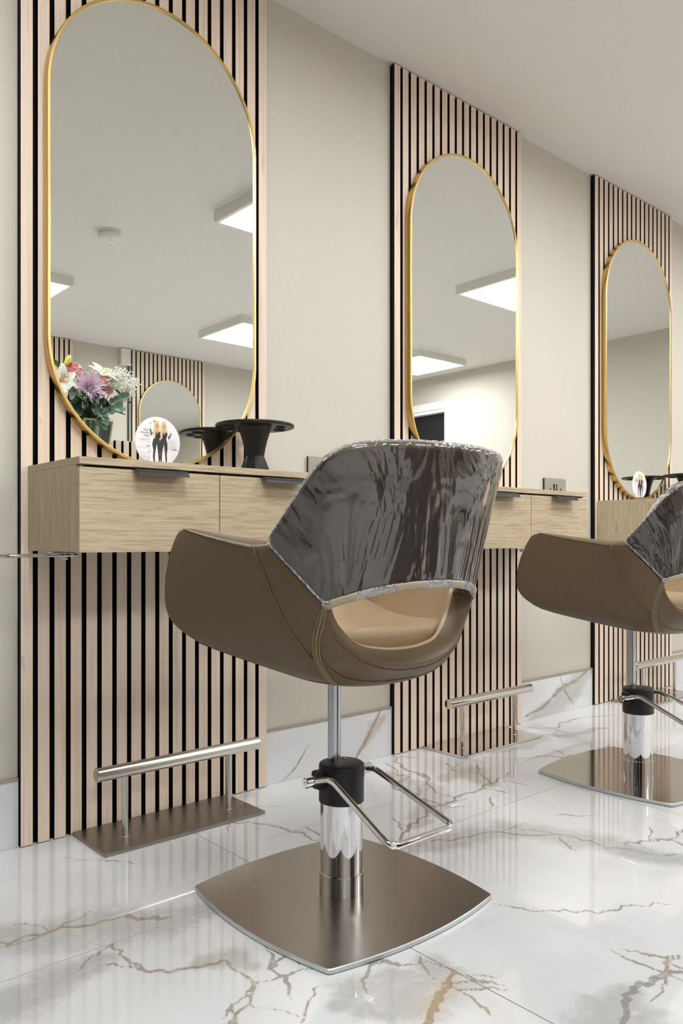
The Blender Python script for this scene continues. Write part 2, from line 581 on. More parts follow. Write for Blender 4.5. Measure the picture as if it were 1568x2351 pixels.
VEINS = [  # polyline, half width, kind, gold tint
    ([(0.40, -0.40), (0.482, -0.418), (0.515, -0.457), (0.577, -0.48), (0.657, -0.506), (0.714, -0.551), (0.792, -0.572), (0.828, -0.577)], .066, 'c', .25),
    ([(0.36, -0.63), (0.414, -0.629), (0.453, -0.648), (0.503, -0.626), (0.591, -0.613)], .050, 'c', .1),
    ([(0.45, -0.43), (0.56, -0.46), (0.66, -0.49), (0.76, -0.555)], .012, 'v', .5),
    ([(0.624, -0.573), (0.618, -0.655), (0.629, -0.704), (0.66, -0.728), (0.707, -0.747), (0.744, -0.756), (0.74, -0.815), (0.738, -0.845), (0.705, -0.884), (0.663, -0.906), (0.62, -0.95)], .010, 'v', .45),
    ([(0.70, -0.735), (0.758, -0.749), (0.765, -0.80)], .030, 'c', .5),
    ([(0.738, -0.845), (0.788, -0.857), (0.822, -0.861), (0.90, -0.90)], .007, 'v', .2),
    ([(0.82, -0.764), (0.803, -0.807), (0.783, -0.826), (0.831, -0.813)], .008, 'v', 0),
    ([(0.818, -0.917), (0.755, -0.957), (0.729, -0.979)], .005, 'v', .6),
    ([(0.691, -0.887), (0.725, -0.931), (0.744, -0.97)], .005, 'v', .3),
    ([(1.10, -0.56), (1.234, -0.577), (1.365, -0.616), (1.443, -0.655), (1.528, -0.665), (1.616, -0.716), (1.675, -0.813), (1.704, -0.911), (1.711, -0.994), (1.746, -1.066), (1.80, -1.2)], .052, 'c', .35),
    ([(1.30, -0.60), (1.443, -0.65), (1.58, -0.69), (1.675, -0.80), (1.70, -0.93), (1.72, -1.0)], .010, 'v', .3),
    ([(1.93, -0.978), (1.851, -0.986), (1.794, -0.961), (1.732, -0.918)], .009, 'v', .6),
    ([(1.79, -0.071), (1.71, -0.237), (1.65, -0.242), (1.621, -0.374), (1.612, -0.463), (1.494, -0.494), (1.407, -0.54), (1.301, -0.58)], .012, 'v', .12),
    ([(1.868, -0.022), (1.798, -0.131), (1.788, -0.216), (1.764, -0.284), (1.686, -0.38), (1.712, -0.454)], .011, 'v', .15),
    ([(2.021, -0.402), (1.915, -0.417), (1.82, -0.444), (1.727, -0.442), (1.643, -0.467), (1.612, -0.463)], .011, 'v', .1),
    ([(1.886, -0.272), (1.929, -0.34), (1.872, -0.435)], .009, 'v', .5),
    ([(1.798, -0.314), (1.927, -0.307), (1.862, -0.427)], .050, 'c', .7),
    ([(1.72, -0.16), (1.70, -0.34), (1.60, -0.44), (1.45, -0.52)], .045, 'c', .35),
    ([(1.771, -0.506), (1.704, -0.567)], .006, 'v', .7),
    ([(0.90, -0.915), (0.934, -0.922), (0.963, -0.966), (1.003, -0.988)], .008, 'v', 0),
    ([(1.006, -1.034), (0.963, -1.053), (0.921, -1.072), (0.888, -1.089), (0.82, -1.12)], .016, 'v', 1.0),
    ([(0.995, -0.995), (0.963, -1.035), (0.901, -1.05), (0.83, -1.02)], .060, 'c', .35),
    ([(0.80, -0.98), (0.86, -0.96), (0.95, -0.99)], .035, 'c', .1),
    ([(1.022, -1.058), (1.036, -1.074), (1.052, -1.097)], .005, 'v', .9),
    ([(1.0, -1.32), (1.073, -1.293), (1.131, -1.271), (1.186, -1.255), (1.233, -1.263), (1.268, -1.268), (1.32, -1.31)], .015, 'v', 0),
    ([(1.268, -1.268), (1.298, -1.249), (1.343, -1.26)], .007, 'v', .6),
    ([(1.00, -1.31), (1.072, -1.28), (1.172, -1.255)], .050, 'c', 0),
    ([(1.258, -0.912), (1.283, -0.971), (1.344, -1.048), (1.402, -1.087), (1.455, -1.103), (1.519, -1.155)], .005, 'v', .4),
    ([(1.778, -0.7), (1.822, -0.756), (1.876, -0.798)], .005, 'v', .5),
    ([(0.684, -0.116), (0.729, -0.178), (0.787, -0.229), (0.826, -0.279)], .006, 'v', 0),
    ([(1.08, -0.16), (1.11, -0.192), (1.169, -0.261), (1.194, -0.335), (1.209, -0.386), (1.198, -0.433), (1.226, -0.44)], .009, 'v', .2),
    ([(1.11, -0.192), (1.077, -0.252)], .006, 'v', 0),
    ([(2.10, -0.30), (2.238, -0.346), (2.269, -0.409), (2.36, -0.416), (2.488, -0.454)], .010, 'v', .2),
    ([(2.15, -0.22), (2.3, -0.25), (2.5, -0.2), (2.75, -0.28)], .030, 'c', .4),
    ([(2.45, -0.05), (2.6, -0.14), (2.85, -0.12), (3.0, -0.2)], .010, 'v', .3),
    ([(2.2, -0.62), (2.4, -0.72), (2.7, -0.70), (3.0, -0.8)], .030, 'c', .3),
    ([(-0.2, -0.9), (0.1, -0.8), (0.3, -0.86), (0.45, -1.0)], .030, 'c', .2),
]
rv = random.Random(21)
for k in range(26):   # the unseen rest of the floor carries veins of the same kind
    x = rv.uniform(XL, XR); y = rv.uniform(YF, -1.7)
    pl = [(x, y)]
    a = rv.uniform(0, 6.28)
    for q in range(5):
        a += rv.uniform(-.7, .7)
        x += math.cos(a) * .16; y += math.sin(a) * .16
        pl.append((x, y))
    VEINS.append((pl, rv.uniform(.008, .04), rv.choice('cv'), rv.uniform(0, .6)))

def rough_line(pl, amp, rnd, n=5):
    out = []
    for i in range(len(pl) - 1):
        (x0, y0), (x1, y1) = pl[i], pl[i + 1]
        L = math.hypot(x1 - x0, y1 - y0)
        for k in range(n):
            t = k / n
            j = amp * L if k else 0
            out.append((x0 + (x1 - x0) * t + rnd.uniform(-j, j), y0 + (y1 - y0) * t + rnd.uniform(-j, j)))
    out.append(pl[-1])
    return out
for pl, w, kind, g in list(VEINS):      # fine side cracks leave every vein
    if kind == 'v' and w > .006:
        for q in range(4):
            x, y = rv.choice(pl)
            a = rv.uniform(0, 6.28); br = [(x, y)]
            for _ in range(3):
                a += rv.uniform(-.6, .6)
                x += math.cos(a) * .035; y += math.sin(a) * .035
                br.append((x, y))
            VEINS.append((br, .0062, 'v', g * .6))
SEGS = []
for pl, w, kind, g in VEINS:
    g *= .75
    w = max(w * .62, .0042) if kind == 'v' else w
    r2 = rough_line(pl, .12, rv)
    xs = [p[0] for p in r2]; ys = [p[1] for p in r2]
    SEGS.append((r2, w, kind, g, min(xs) - 3 * w, max(xs) + 3 * w, min(ys) - 3 * w, max(ys) + 3 * w))

def seg_d(px, py, pl):
    """distance to a polyline and the place along it (0..1)"""
    best = 9.0; where = 0.0
    n = len(pl) - 1
    for i in range(n):
        x0, y0 = pl[i]; x1, y1 = pl[i + 1]
        dx, dy = x1 - x0, y1 - y0
        t = ((px - x0) * dx + (py - y0) * dy) / (dx * dx + dy * dy + 1e-12)
        t = 0 if t < 0 else 1 if t > 1 else t
        d = (px - x0 - dx * t) ** 2 + (py - y0 - dy * t) ** 2
        if d < best: best = d; where = (i + t) / n
    return math.sqrt(best), where

def add_fields(me, ox=0.0, oy=0.0, vert=False):
    """vein / cloud / gold fields as point attributes"""
    A = {k: me.attributes.new(k, 'FLOAT', 'POINT') for k in ('vein', 'cloud', 'gold')}
    co = [(v.co.x + ox, (v.co.z if vert else v.co.y) + oy) for v in me.vertices]
    xs = [c[0] for c in co]; ys = [c[1] for c in co]
    x0, x1, y0, y1 = min(xs), max(xs), min(ys), max(ys)
    near = [s for s in SEGS if s[4] < x1 and s[5] > x0 and s[6] < y1 and s[7] > y0]
    vein = []; cloud = []; gold = []
    for px, py in co:
        bv = bc = -1.0; g = 0.0
        for pl, w, kind, gd, a, b, c, d in near:
            if px < a or px > b or py < c or py > d:
                continue
            sd_, tt = seg_d(px, py, pl)
            ww = w * (0.35 + 0.65 * math.sin(math.pi * min(1, max(0, .06 + .88 * tt))))
            q = 1.0 - sd_ / ww * (0.5 if kind == 'v' else 0.8)
            if kind == 'v':
                if q > bv: bv = q
            elif q > bc: bc = q
            if q > -0.6: g = max(g, gd * min(1, q + 1.0))
        vein.append(bv); cloud.append(bc); gold.append(g)
    A['vein'].data.foreach_set('value', vein)
    A['cloud'].data.foreach_set('value', cloud)
    A['gold'].data.foreach_set('value', gold)

GX = [XL, -2.05, -1.03, -0.01, 1.01, 2.03, 3.05, 4.07, 5.09, XR]
GY = [0.0, -0.574, -1.594, -2.614, -3.634, YF]
J = 0.0011
for i in range(len(GX) - 1):
    for j in range(len(GY) - 1):
        x0, x1 = GX[i] + J, GX[i + 1] - J
        y1, y0 = GY[j] - J, GY[j + 1] + J
        seen = 0 < x1 and x0 < 4.0 and j < 2
        st = 0.0052 if seen else 0.06
        nx = max(2, int((x1 - x0) / st)); ny = max(2, int((y1 - y0) / st))
        mb = MB()
        mb.grid([[(x0 + (x1 - x0) * a / nx, y0 + (y1 - y0) * b / ny, 0.0) for a in range(nx + 1)] for b in range(ny + 1)])
        T = 0.010
        mb.add([(x0, y0, -T), (x1, y0, -T), (x1, y1, -T), (x0, y1, -T), (x0, y0, 0), (x1, y0, 0), (x1, y1, 0), (x0, y1, 0)],
               [(0, 1, 5, 4), (1, 2, 6, 5), (2, 3, 7, 6), (3, 0, 4, 7)])
        me = mb.mesh('floor_tile', M['marble'], 0)
        add_fields(me)
        link('floor_tile', me, floor)

# ------------------------------------------------------------------ marble baseboards between the slatted panels
PW, PITCH, SLAT = 0.700, 0.03956, 0.0275
PX = [0.657, 1.880, 3.108]
SK = [(-2.4, 0.655), (PX[0] + PW + .002, PX[1] - .003), (PX[1] + PW + .002, PX[2] - .003), (PX[2] + PW + .002, XR)]
SEGS += [  # veins of the baseboard pieces (x, height)
    ([(1.70, .0), (1.755, .06), (1.80, .12), (1.83, .16)], .010, 'v', .8, 1.6, 1.95, -.1, .3),
    ([(1.755, .05), (1.79, .10), (1.84, .13)], .020, 'c', .4, 1.6, 1.95, -.1, .3),
    ([(1.42, .0), (1.47, .03), (1.52, .09)], .005, 'v', .2, 1.3, 1.6, -.1, .3),
    ([(2.66, .0), (2.80, .03), (2.92, .07), (3.04, .14), (3.1, .17)], .050, 'c', .3, 2.5, 3.2, -.1, .3),
    ([(2.62, .02), (2.74, .04), (2.86, .10), (2.98, .12), (3.08, .16)], .013, 'v', .35, 2.5, 3.2, -.1, .3),
    ([(2.85, .17), (2.9, .08), (2.96, .02)], .008, 'v', .3, 2.5, 3.2, -.1, .3),
]
for a, b in SK:
    mb = MB()
    nx = max(2, int((b - a) / 0.007))
    mb.grid([[(a + (b - a) * k / nx, -0.011, 0.0005 + 0.1535 * q / 22) for k in range(nx + 1)] for q in range(23)])
    mb.box(a, b, -0.0108, 0.0, 0.0005, 0.154)
    me = mb.mesh('baseboard_back', M['marble'], 0)
    add_fields(me, 0, 0, True)
    o = link('baseboard_back', me, None, kind='structure')
    t = MB(); t.box(a, b, -0.013, 0.0, 0.154, 0.161, 0.0012)
    t.build('top_strip', M['trim'], o)

# ================================================================== SLATTED PANELS
def slat_mesh(h, t0=0.009, t1=0.0215):
    m = MB()
    m.box(-SLAT / 2, SLAT / 2, -t1, -t0, 0.0, h, 0)
    me = m.mesh('slat', [M['veneer'], M['mdf_black']], 0)
    for p in me.polygons:
        p.material_index = 0 if (p.normal.y < -0.5 or p.normal.z > .5) else 1
    return me
SLAT_ME = slat_mesh(2.303)

def slat_panel(x0, n, h, label, loc, rz=0.0, group=None, me=None):
    p = thing('slat_panel', label, 'wall panel', loc, rz, group)
    w = (n - 1) * PITCH + SLAT
    b = MB(); b.box(0, w, -0.009, -0.0005, 0.002, h)
    b.build('felt_backing', M['felt'], p, 0)
    for k in range(n):
        link('slat', me or SLAT_ME, p, (SLAT / 2 + k * PITCH, 0, 0.002))
    return p
gp = 'slatted panels behind the styling stations'
slat_panel(0, 18, 2.303, 'pale ash slatted wall panel behind the nearest mirror and flower reflection', (PX[0], 0, 0), 0, gp)
slat_panel(0, 18, 2.303, 'pale ash slatted wall panel behind the middle mirror', (PX[1], 0, 0), 0, gp)
slat_panel(0, 18, 2.303, 'pale ash slatted wall panel behind the farthest mirror at right', (PX[2], 0, 0), 0, gp)
gp = 'slatted panels on the opposite wall'
slat_panel(0, 18, 2.303, 'slatted panel with arched mirror, seen reflected in the nearest mirror', (3.762, YF, 0), math.pi, gp)
slat_panel(0, 18, 2.303, 'slatted panel reflected above the flowers at the nearest mirror\'s left edge', (2.555, YF, 0), math.pi, gp)

# ================================================================== MIRRORS
def stadium(cx, z0, z1, w, n=40):
    r = w / 2
    pts = []
    for k in range(n + 1):
        a = math.pi * k / n
        pts.append((cx + r * math.cos(a), z1 - r + r * math.sin(a)))
    for k in range(n + 1):
        a = math.pi + math.pi * k / n
        pts.append((cx + r * math.cos(a), z0 + r + r * math.sin(a)))
    return pts

def make_mirror(label, loc, rz=0.0, group=None):
    t = thing('wall_mirror', label, 'mirror', loc, rz, group)
    W, Z0, Z1 = 0.594, 0.903, 2.092
    o = stadium(0, Z0, Z1, W)
    o2 = stadium(0, Z0 + .001, Z1 - .001, W - .002)
    i1 = stadium(0, Z0 + .007, Z1 - .007, W - .014)
    i2 = stadium(0, Z0 + .008, Z1 - .008, W - .016)
    m = MB()
    rows = [[(x, -0.0222, z) for x, z in o], [(x, -0.0465, z) for x, z in o], [(x, -0.0475, z) for x, z in o2],
            [(x, -0.0475, z) for x, z in i1], [(x, -0.0465, z) for x, z in i2], [(x, -0.0222, z) for x, z in i2], [(x, -0.0222, z) for x, z in o]]
    m.grid(rows, closed=True)
    m.build('frame', M['gold'], t, 40)
    g = MB()
    s = stadium(0, Z0 + .0075, Z1 - .0075, W - .015)
    g.prism(s, -0.0440, -0.0225, lambda a, b, h: (a, h, b))
    g.build('glass', M['mirror'], t, 0)
    return t
gm = 'pill-shaped gold framed mirrors'
m1 = make_mirror('largest pill-shaped gold framed mirror, nearest, showing flowers and smoke alarm', (1.006, 0, 0), 0, gm)
for lab, x, y, rz in (('pill-shaped gold framed mirror above the middle station, reflecting a doorway', 2.228, 0, 0),
                      ('smallest pill-shaped gold framed mirror, farthest along the wall', 3.453, 0, 0),
                      ('gold framed mirror on opposite wall, seen inside the nearest mirror', 3.408, YF, math.pi)):
    c = copy_tree(m1)
    c.location = (x, y, 0); c.rotation_euler = (0, 0, rz); c['label'] = lab

# ================================================================== VANITY CABINETS
def make_cabinet(label, loc):
    t = thing('vanity_cabinet', label, 'cabinet', loc, 0, 'wall-hung drawer cabinets')
    W = 0.677; Y0 = -0.315; YB = -0.0222; Z0, Z1 = 0.690, 0.888
    m = MB(); m.box(0, W, Y0, YB, Z1 - 0.0155, Z1, 0.0007)
    m.build('top_board', M['oak_h'], t)
    for x in (0, W - 0.016):
        m = MB(); m.box(x, x + 0.016, Y0 + 0.0175, YB, Z0, Z1 - 0.0157, 0.0006)
        m.build('side_panel', M['oak_v'], t)
    m = MB()
    m.box(0.0165, W - 0.0165, Y0 + 0.03, YB, Z0 + 0.001, Z0 + 0.016)
    m.box(0.0165, W - 0.0165, Y0 + 0.05, Y0 + 0.055, Z0 + 0.017, Z1 - 0.016)
    m.box(W / 2 - .008, W / 2 + .008, Y0 + 0.02, Y0 + 0.049, Z0 + 0.017, Z1 - 0.016)
    m.build('carcass', M['black_plastic'], t, 0)
    for k in range(2):
        x0 = 0.0 + k * (W / 2) + (0.0012 if k else 0); x1 = (W / 2 - 0.0012) if k == 0 else W
        d = MB(); d.box(x0, x1, Y0, Y0 + 0.017, Z0 - 0.001, Z1 - 0.0215, 0.0006)
        dr = d.build('drawer_front', M['oak_h'], t)
        hx = (x0 + x1) / 2 + (0.012 if k == 0 else 0.008)
        hl = 0.0625
        prof = [(Y0 + 0.010, Z1 - .0190), (Y0 - 0.006, Z1 - .0190), (Y0 - 0.018, Z1 - .0215), (Y0 - 0.025, Z1 - .0275), (Y0 - 0.027, Z1 - .0335),
                (Y0 - 0.0245, Z1 - .0335), (Y0 - 0.0225, Z1 - .0285), (Y0 - 0.0165, Z1 - .0235), (Y0 - 0.006, Z1 - .0213), (Y0 + 0.010, Z1 - .0213)]
        h = MB(); h.prism(prof, hx - hl, hx + hl, lambda a, b, q: (q, a, b))
        h.build('handle', M['black_metal'], dr, 30)
    # fixing plates and bolts under the cabinet
    for x, y in ((0.045, -0.13), (0.615, -0.075)):
        m = MB()
        m.box(x - 0.035, x + 0.020, y - 0.013, y + 0.013, Z0 - 0.0055, Z0 - 0.0003, 0.001)
        m.lathe([(0.0105, Z0 - 0.0135), (0.0105, Z0 - 0.011)], 20, (x, y, 0))
        m.lathe([(0.0058, Z0 - 0.020), (0.0065, Z0 - 0.019), (0.0065, Z0 - 0.0136)], 6, (x, y, 0))
        m.lathe([(0.004, Z0 - 0.0112), (0.004, Z0 - 0.0053)], 12, (x, y, 0))
        m.build('fixing_bolt', M['zinc'], t)
    return t
c1 = make_cabinet('oak drawer cabinet under the nearest mirror, two drawers in view', (0.673, 0, 0))
for lab, x in (('oak drawer cabinet under the middle mirror, partly behind the front chair', 1.894),
               ('oak cabinet under the farthest mirror, only its side in view', 3.124)):
    c = copy_tree(c1); c.location = (x, 0, 0); c['label'] = lab

# hair dryer ring clamped beneath the nearest cabinet
m = MB()
zz = 0.6805
m.tube([(0.745, -0.13, zz), (0.70, -0.13, zz), (0.64, -0.129, zz), (0.597, -0.128, zz)], 0.0042, 12)
m.lathe([(0.0055, 0), (0.0055, 0.012)], 14, (0.592, -0.128, zz), 'x')
ring = [(0.540 + 0.05 * math.cos(2 * math.pi * k / 40), -0.128 + 0.05 * math.sin(2 * math.pi * k / 40), zz) for k in range(40)]
m.tube(ring, 0.0042, 12, closed=True)
m.box(0.7035, 0.7325, -0.143, -0.117, zz - 0.0016, zz + 0.0016, 0.0008)
tag(m.build('dryer_ring', M['chrome']), 'chrome hair dryer ring on a bar under the nearest cabinet\'s left end', 'holder')

# ================================================================== FOOT RESTS
def make_rest(label, loc, plate, bar):
    t = thing('foot_rest', label, 'foot rest', loc, 0, 'floor-mounted foot rests')
    m = MB(); m.box(0, 0.441, -0.2065, -0.0235, 0.0005, 0.0085, 0.0012)
    m.build('floor_plate', plate, t)
    for x in (0.085, 0.376):
        m = MB(); m.lathe([(0.0095, 0.0085), (0.0078, 0.0095), (0.0078, 0.155)], 20, (x, -0.130, 0))
        m.build('post', bar, t)
    m = MB(); m.lathe([(0.0150, 0.012), (0.0165, 0.0135), (0.0165, 0.4695), (0.0150, 0.471)], 28, (0, -0.130, 0.166), 'x')
    m.build('foot_bar', bar, t)
    return t
make_rest('satin steel foot rest with dark plate at the nearest panel', (0.779, 0, 0), M['brushed_dark'], M['satin'])
make_rest('polished steel foot rest at the middle panel, plate mirroring the slats', (2.013, 0, 0), M['polished'], M['polished'])
make_rest('steel foot rest behind the far chair, at the right photo edge', (3.235, 0, 0), M['polished_plate'], M['polished'])

# ================================================================== STYLING CHAIRS
YC = -.085
def interp(x, xs, ys):
    if x <= xs[0]: return ys[0]
    for i in range(len(xs) - 1):
        if x <= xs[i + 1]:
            return ys[i] + (ys[i + 1] - ys[i]) * (x - xs[i]) / (xs[i + 1] - xs[i])
    return ys[-1]
ZA = [.44, .455, .51, .56, .603, .66, .713, .79, .86, .88]
AA = [.150, .165, .198, .216, .226, .237, .250, .268, .290, .296]
BB = [.125, .135, .165, .180, .190, .200, .210, .226, .240, .243]
SH, SJ, ZJ = .565, .87, .710
def zbot(s):
    s = abs(s)
    return .442 + .004 * s * s if s <= 1 else .446 + .055 * (s - 1) ** 1.2 + .014 * max(0, (s - 1.85) / .15) ** 2
def harm(s):
    p = abs(s) - 1
    return .706 + .043 * p ** 1.2 - .018 * max(0, (p - .84) / .16) ** 2.2
def z_low_top(s):
    s = abs(s)
    if s >= 1: return harm(s)
    if s >= SJ: return ZJ + (.706 - ZJ) * (s - SJ) / (1 - SJ)
    if s >= SH: return .603 + (ZJ - .603) * (s - SH) / (SJ - SH)
    return .603 - .111 * max(0, 1 - (s / SH) ** 2.2) ** .55
def z_hole_top(s):
    s = abs(s)
    if s >= SH: return z_low_top(s)
    return .603 + .034 * (1 - (s / SH) ** 2)
def z_rim(s):
    return interp(abs(s), [0, .15, .3, .38, .44, .5, .56, .63, .7, .78, .87],
                  [.877, .876, .873, .869, .862, .850, .832, .803, .773, .741, ZJ])
def outer(s, z, off=0.0):
    sg = -1 if s < 0 else 1
    sa = abs(s)
    a = interp(z, ZA, AA) + off; b = interp(z, ZA, BB) + off
    h = z - zbot(s); r = .065
    d = r * (1 - math.sqrt(max(0, 1 - (1 - h / r) ** 2))) if h < r else 0
    if sa <= 1:
        ph = sa * math.pi / 2; e = .92
        x = (a - d) * math.sin(ph) ** e
        y = YC - (b - d) * max(0, math.cos(ph)) ** e
    else:
        p = sa - 1
        zt = harm(s); zb = zbot(s)
        t = 2 * (z - zb) / (zt - zb) - 1
        yf = .238 - .056 * (max(0, t + .5) / 1.5) ** 1.7 - .030 * (max(0, -.5 - t) / .5) ** 2
        y = YC + p * (yf - YC) * (1 - .03 * abs(t) ** 6 * p ** 2)
        xt = .283 - 1.2 * (z - .65) ** 2 + off
        w = p ** 1.3
        x = (a * (1 - w) + xt * w) - d - .012 * p ** 6
    return (sg * x, y, z)

def s_list(lo, hi):
    base = [0, .07, .14, .21, .28, .35, .41, .46, .50, .53, .55, SH, .58, .61, .66, .72, .78, .83, SJ, .93, 1.0, 1.08, 1.17, 1.27, 1.38, 1.5, 1.62, 1.74, 1.85, 1.94, 2.0]
    q = [x for x in base if x <= hi + 1e-6]
    return [-x for x in reversed(q) if x > 0] + q

def subsurf(o, lv=2):
    m = o.modifiers.new('smooth', 'SUBSURF'); m.levels = lv; m.render_levels = lv
def solid(o, th, off=-1.0):
    m = o.modifiers.new('thickness', 'SOLIDIFY'); m.thickness = th; m.offset = off; m.use_even_offset = False

def make_chair(label, loc, rz, base_mat):
    R = thing('styling_chair', label, 'salon chair', loc, 0, 'brown styling chairs')
    # ---- base plate (square with bowed sides)
    c, bow, cr = 0.2135, 0.026, 0.012
    poly = []
    for q in range(4):
        a0 = q * math.pi / 2
        for k in range(17):
            t = -1 + 2 * k / 16
            x = t * (c - 0.004); y = -(c + bow * (1 - t * t))
            poly.append((x * math.cos(a0) - y * math.sin(a0), x * math.sin(a0) + y * math.cos(a0)))
    m = MB()
    p2 = [(x * .994, y * .994) for x, y in poly]
    m.grid([[(x, y, 0.0006) for x, y in p2], [(x, y, 0.0018) for x, y in poly], [(x, y, 0.0085) for x, y in poly], [(x, y, 0.0098) for x, y in p2]], 1, True)
    n = len(poly)
    m.add([(x, y, 0.0098) for x, y in p2], [tuple(range(n))], 0)
    m.add([(x, y, 0.0006) for x, y in p2], [tuple(reversed(range(n)))], 1)
    m.build('base_plate', [base_mat, M['plate_edge']], R, 30)
    # ---- column
    m = MB(); m.lathe([(0.0445, 0.0100), (0.0445, 0.0500), (0.0440, 0.0510)], 48)
    m.build('column_ring', M['chrome'], R, 15)
    m = MB(); m.lathe([(0.0428, 0.0511), (0.0428, 0.195)], 48)
    m.build('column', M['chrome'], R)
    m = MB(); m.lathe([(0.0440, 0.1905), (0.0455, 0.1915), (0.0455, 0.262), (0.0445, 0.2655), (0.0415, 0.2675), (0.0, 0.2675)], 48, caps=False)
    m.lathe([(0.0, 0.1905), (0.0440, 0.1905)], 48, caps=False)
    # lug behind the collar that carries the pump axle
    m.box(-0.062, 0.062, -0.004, 0.022, 0.222, 0.258, 0.006)
    m.build('collar', M['black_plastic'], R)
    m = MB(); m.lathe([(0.0042, 0.2672), (0.0042, 0.2690), (0.003, 0.2698), (0.0, 0.2698)], 14, (0.020, 0.012, 0), caps=False)
    m.build('screw', M['zinc'], R)
    m = MB(); m.lathe([(0.0132, 0.262), (0.0132, 0.462)], 32, (0, 0.022, 0))
    m.build('piston', M['steel_pole'], R)
    # ---- pump lever
    A0, A1, A2 = (-0.071, 0.006, 0.240), (-0.058, -0.036, 0.2515), (-0.0825, -0.226, 0.180)
    def rnd(p, q, r_, d=0.018, n=5):
        p, q, r_ = Vector(p), Vector(q), Vector(r_)
        a = q + (p - q).normalized() * d; b = q + (r_ - q).normalized() * d
        return [a * (1 - t) ** 2 + q * 2 * t * (1 - t) + b * t * t for t in [k / n for k in range(n + 1)]]
    mir_ = lambda p: (-p[0], p[1], p[2])
    path = [Vector(A0)] + rnd(A0, A1, A2, .016) + rnd(A1, A2, mir_(A2), .02) + rnd(A2, mir_(A2), mir_(A1), .02) + rnd(mir_(A2), mir_(A1), mir_(A0), .016) + [Vector(mir_(A0))]
    m = MB(); m.tube(path, 0.0062, 14)
    lev = m.build('pump_lever', M['chrome'], R, 40)
    m = MB()
    m.lathe([(0.0085, -0.089), (0.0105, -0.087), (0.0105, 0.087), (0.0085, 0.089)], 24, (0, 0.008, 0.240), 'x')
    m.lathe([(0.0028, -0.0905), (0.0034, -0.089)], 10, (0, 0.008, 0.240), 'x')
    m.build('axle', M['chrome'], lev)
    # ---- shell, turned a little towards its mirror
    def place(o):
        o.location = (0, 0.022, 0); o.rotation_euler = (0, 0, rz); return o
    SL = s_list(-2, 2)
    TT = [0, .03, .07, .12, .18, .26, .36, .47, .58, .69, .79, .88, .95, 1.0]
    rows = []
    for t in TT:
        rows.append([outer(s, zbot(s) + .0005 + (z_low_top(s) - zbot(s) - .0005) * t) for s in SL])
    m = MB(); m.grid(rows)
    sh = place(m.build('seat_shell', [M['leather'], M['leather_in']], R, 180))
    solid(sh, 0.045); sh.modifiers[0].material_offset = 1; subsurf(sh, 2)
    # underside pan
    pan = []
    for s in SL:
        x, y, z = outer(s, zbot(s) + .012)
        pan.append((x, y, z))
    m = MB()
    m.grid([[(x * f, (y + .02) * f - .02, z - (1 - f) * .0 + .004 * (f - 1)) for x, y, z in pan] for f in (1.0, .75, .5, .25, .02)])
    place(m.build('under_pan', M['leather'], R, 60))
    # ---- seat cushion, dished
    m = MB()
    def cush(u, v):
        th = 2 * math.pi * u
        cx = abs(math.cos(th)) ** .62 * (1 if math.cos(th) >= 0 else -1)
        cy = abs(math.sin(th)) ** .62 * (1 if math.sin(th) >= 0 else -1)
        hw = .190 + .038 * max(0, cy)
        return cx * hw * v, .0 + cy * (.20 if cy > 0 else .19) * v
    rws = []
    for v, zc in ((.02, .518), (.3, .520), (.55, .527), (.75, .540), (.88, .552), (.96, .556), (1.0, .548), (1.0, .535), (.92, .50)):
        rws.append([(*cush(k / 48, v), zc + (max(0, cush(k / 48, v)[1]) / .2) ** 2 * .062) for k in range(48)])
    m.grid(rws, closed=True)
    m.add([(*cush(k / 48, .02), .518) for k in range(48)], [tuple(range(48))])
    place(m.build('seat_cushion', M['leather_in'], R, 60))
    # ---- backrest
    e = SJ - .004
    SB = [s for s in s_list(-SJ, SJ) if abs(s) < SJ - .01]
    SB = [-e] + SB + [e]
    def brow(t, off=0.0, lo=0.0, hi=0.0):
        out = []
        for s in SB:
            z0, z1 = z_hole_top(s) - lo, z_rim(s) + hi
            out.append(outer(s, z0 + (z1 - z0) * t, off))
        return out
    m = MB(); m.grid([brow(t) for t in (0, .06, .16, .3, .45, .6, .75, .88, .95, 1.0)])
    bk = place(m.build('backrest', [M['leather'], M['leather_in']], R, 180))
    solid(bk, 0.034); bk.modifiers[0].material_offset = 1; subsurf(bk, 2)
    # ---- clear cover over the backrest
    m = MB(); m.grid([brow(t, .0045, .004, .004) for t in (0, .06, .16, .3, .45, .6, .75, .88, .95, 1.0)])
    cv = place(m.build('plastic_cover', M['vinyl'], R, 180, label='clear glossy plastic cover over the backrest'))
    solid(cv, 0.044); subsurf(cv, 2)
    def curve(fn, s0, s1, n, off):
        return [outer(s0 + (s1 - s0) * k / n, fn(s0 + (s1 - s0) * k / n), off) for k in range(n + 1)]
    m = MB()
    jit = random.Random(5)
    top = curve(lambda s: z_rim(s) + .003, -SJ, SJ, 150, .0)
    m.tube([Vector(p) + Vector((0, 0, jit.uniform(-.0006, .0006))) for p in top], [.0030 + jit.uniform(-.0006, .0006) for _ in top], 8)
    for sg in (-1, 1):
        dg = curve(lambda s: z_low_top(s) + .001, sg * SH, sg * SJ, 50, .0035)
        m.tube(dg, [.0022 + jit.uniform(-.0004, .0004) for _ in dg], 8)
    o = place(m.build('cover_welt', M['hem'], cv, 60)); o.location = (0, 0, 0); o.rotation_euler = (0, 0, 0)
    # hem of the cover along the opening
    m = MB()
    m.grid([curve(lambda s: z_hole_top(s) + q, -SH - .02, SH + .02, 70, off) for q, off in ((-.0065, .0035), (-.003, .0062), (.004, .0066), (.0075, .0056))])
    o = m.build('cover_hem', M['hem'], cv, 180); solid(o, .0012, 1)
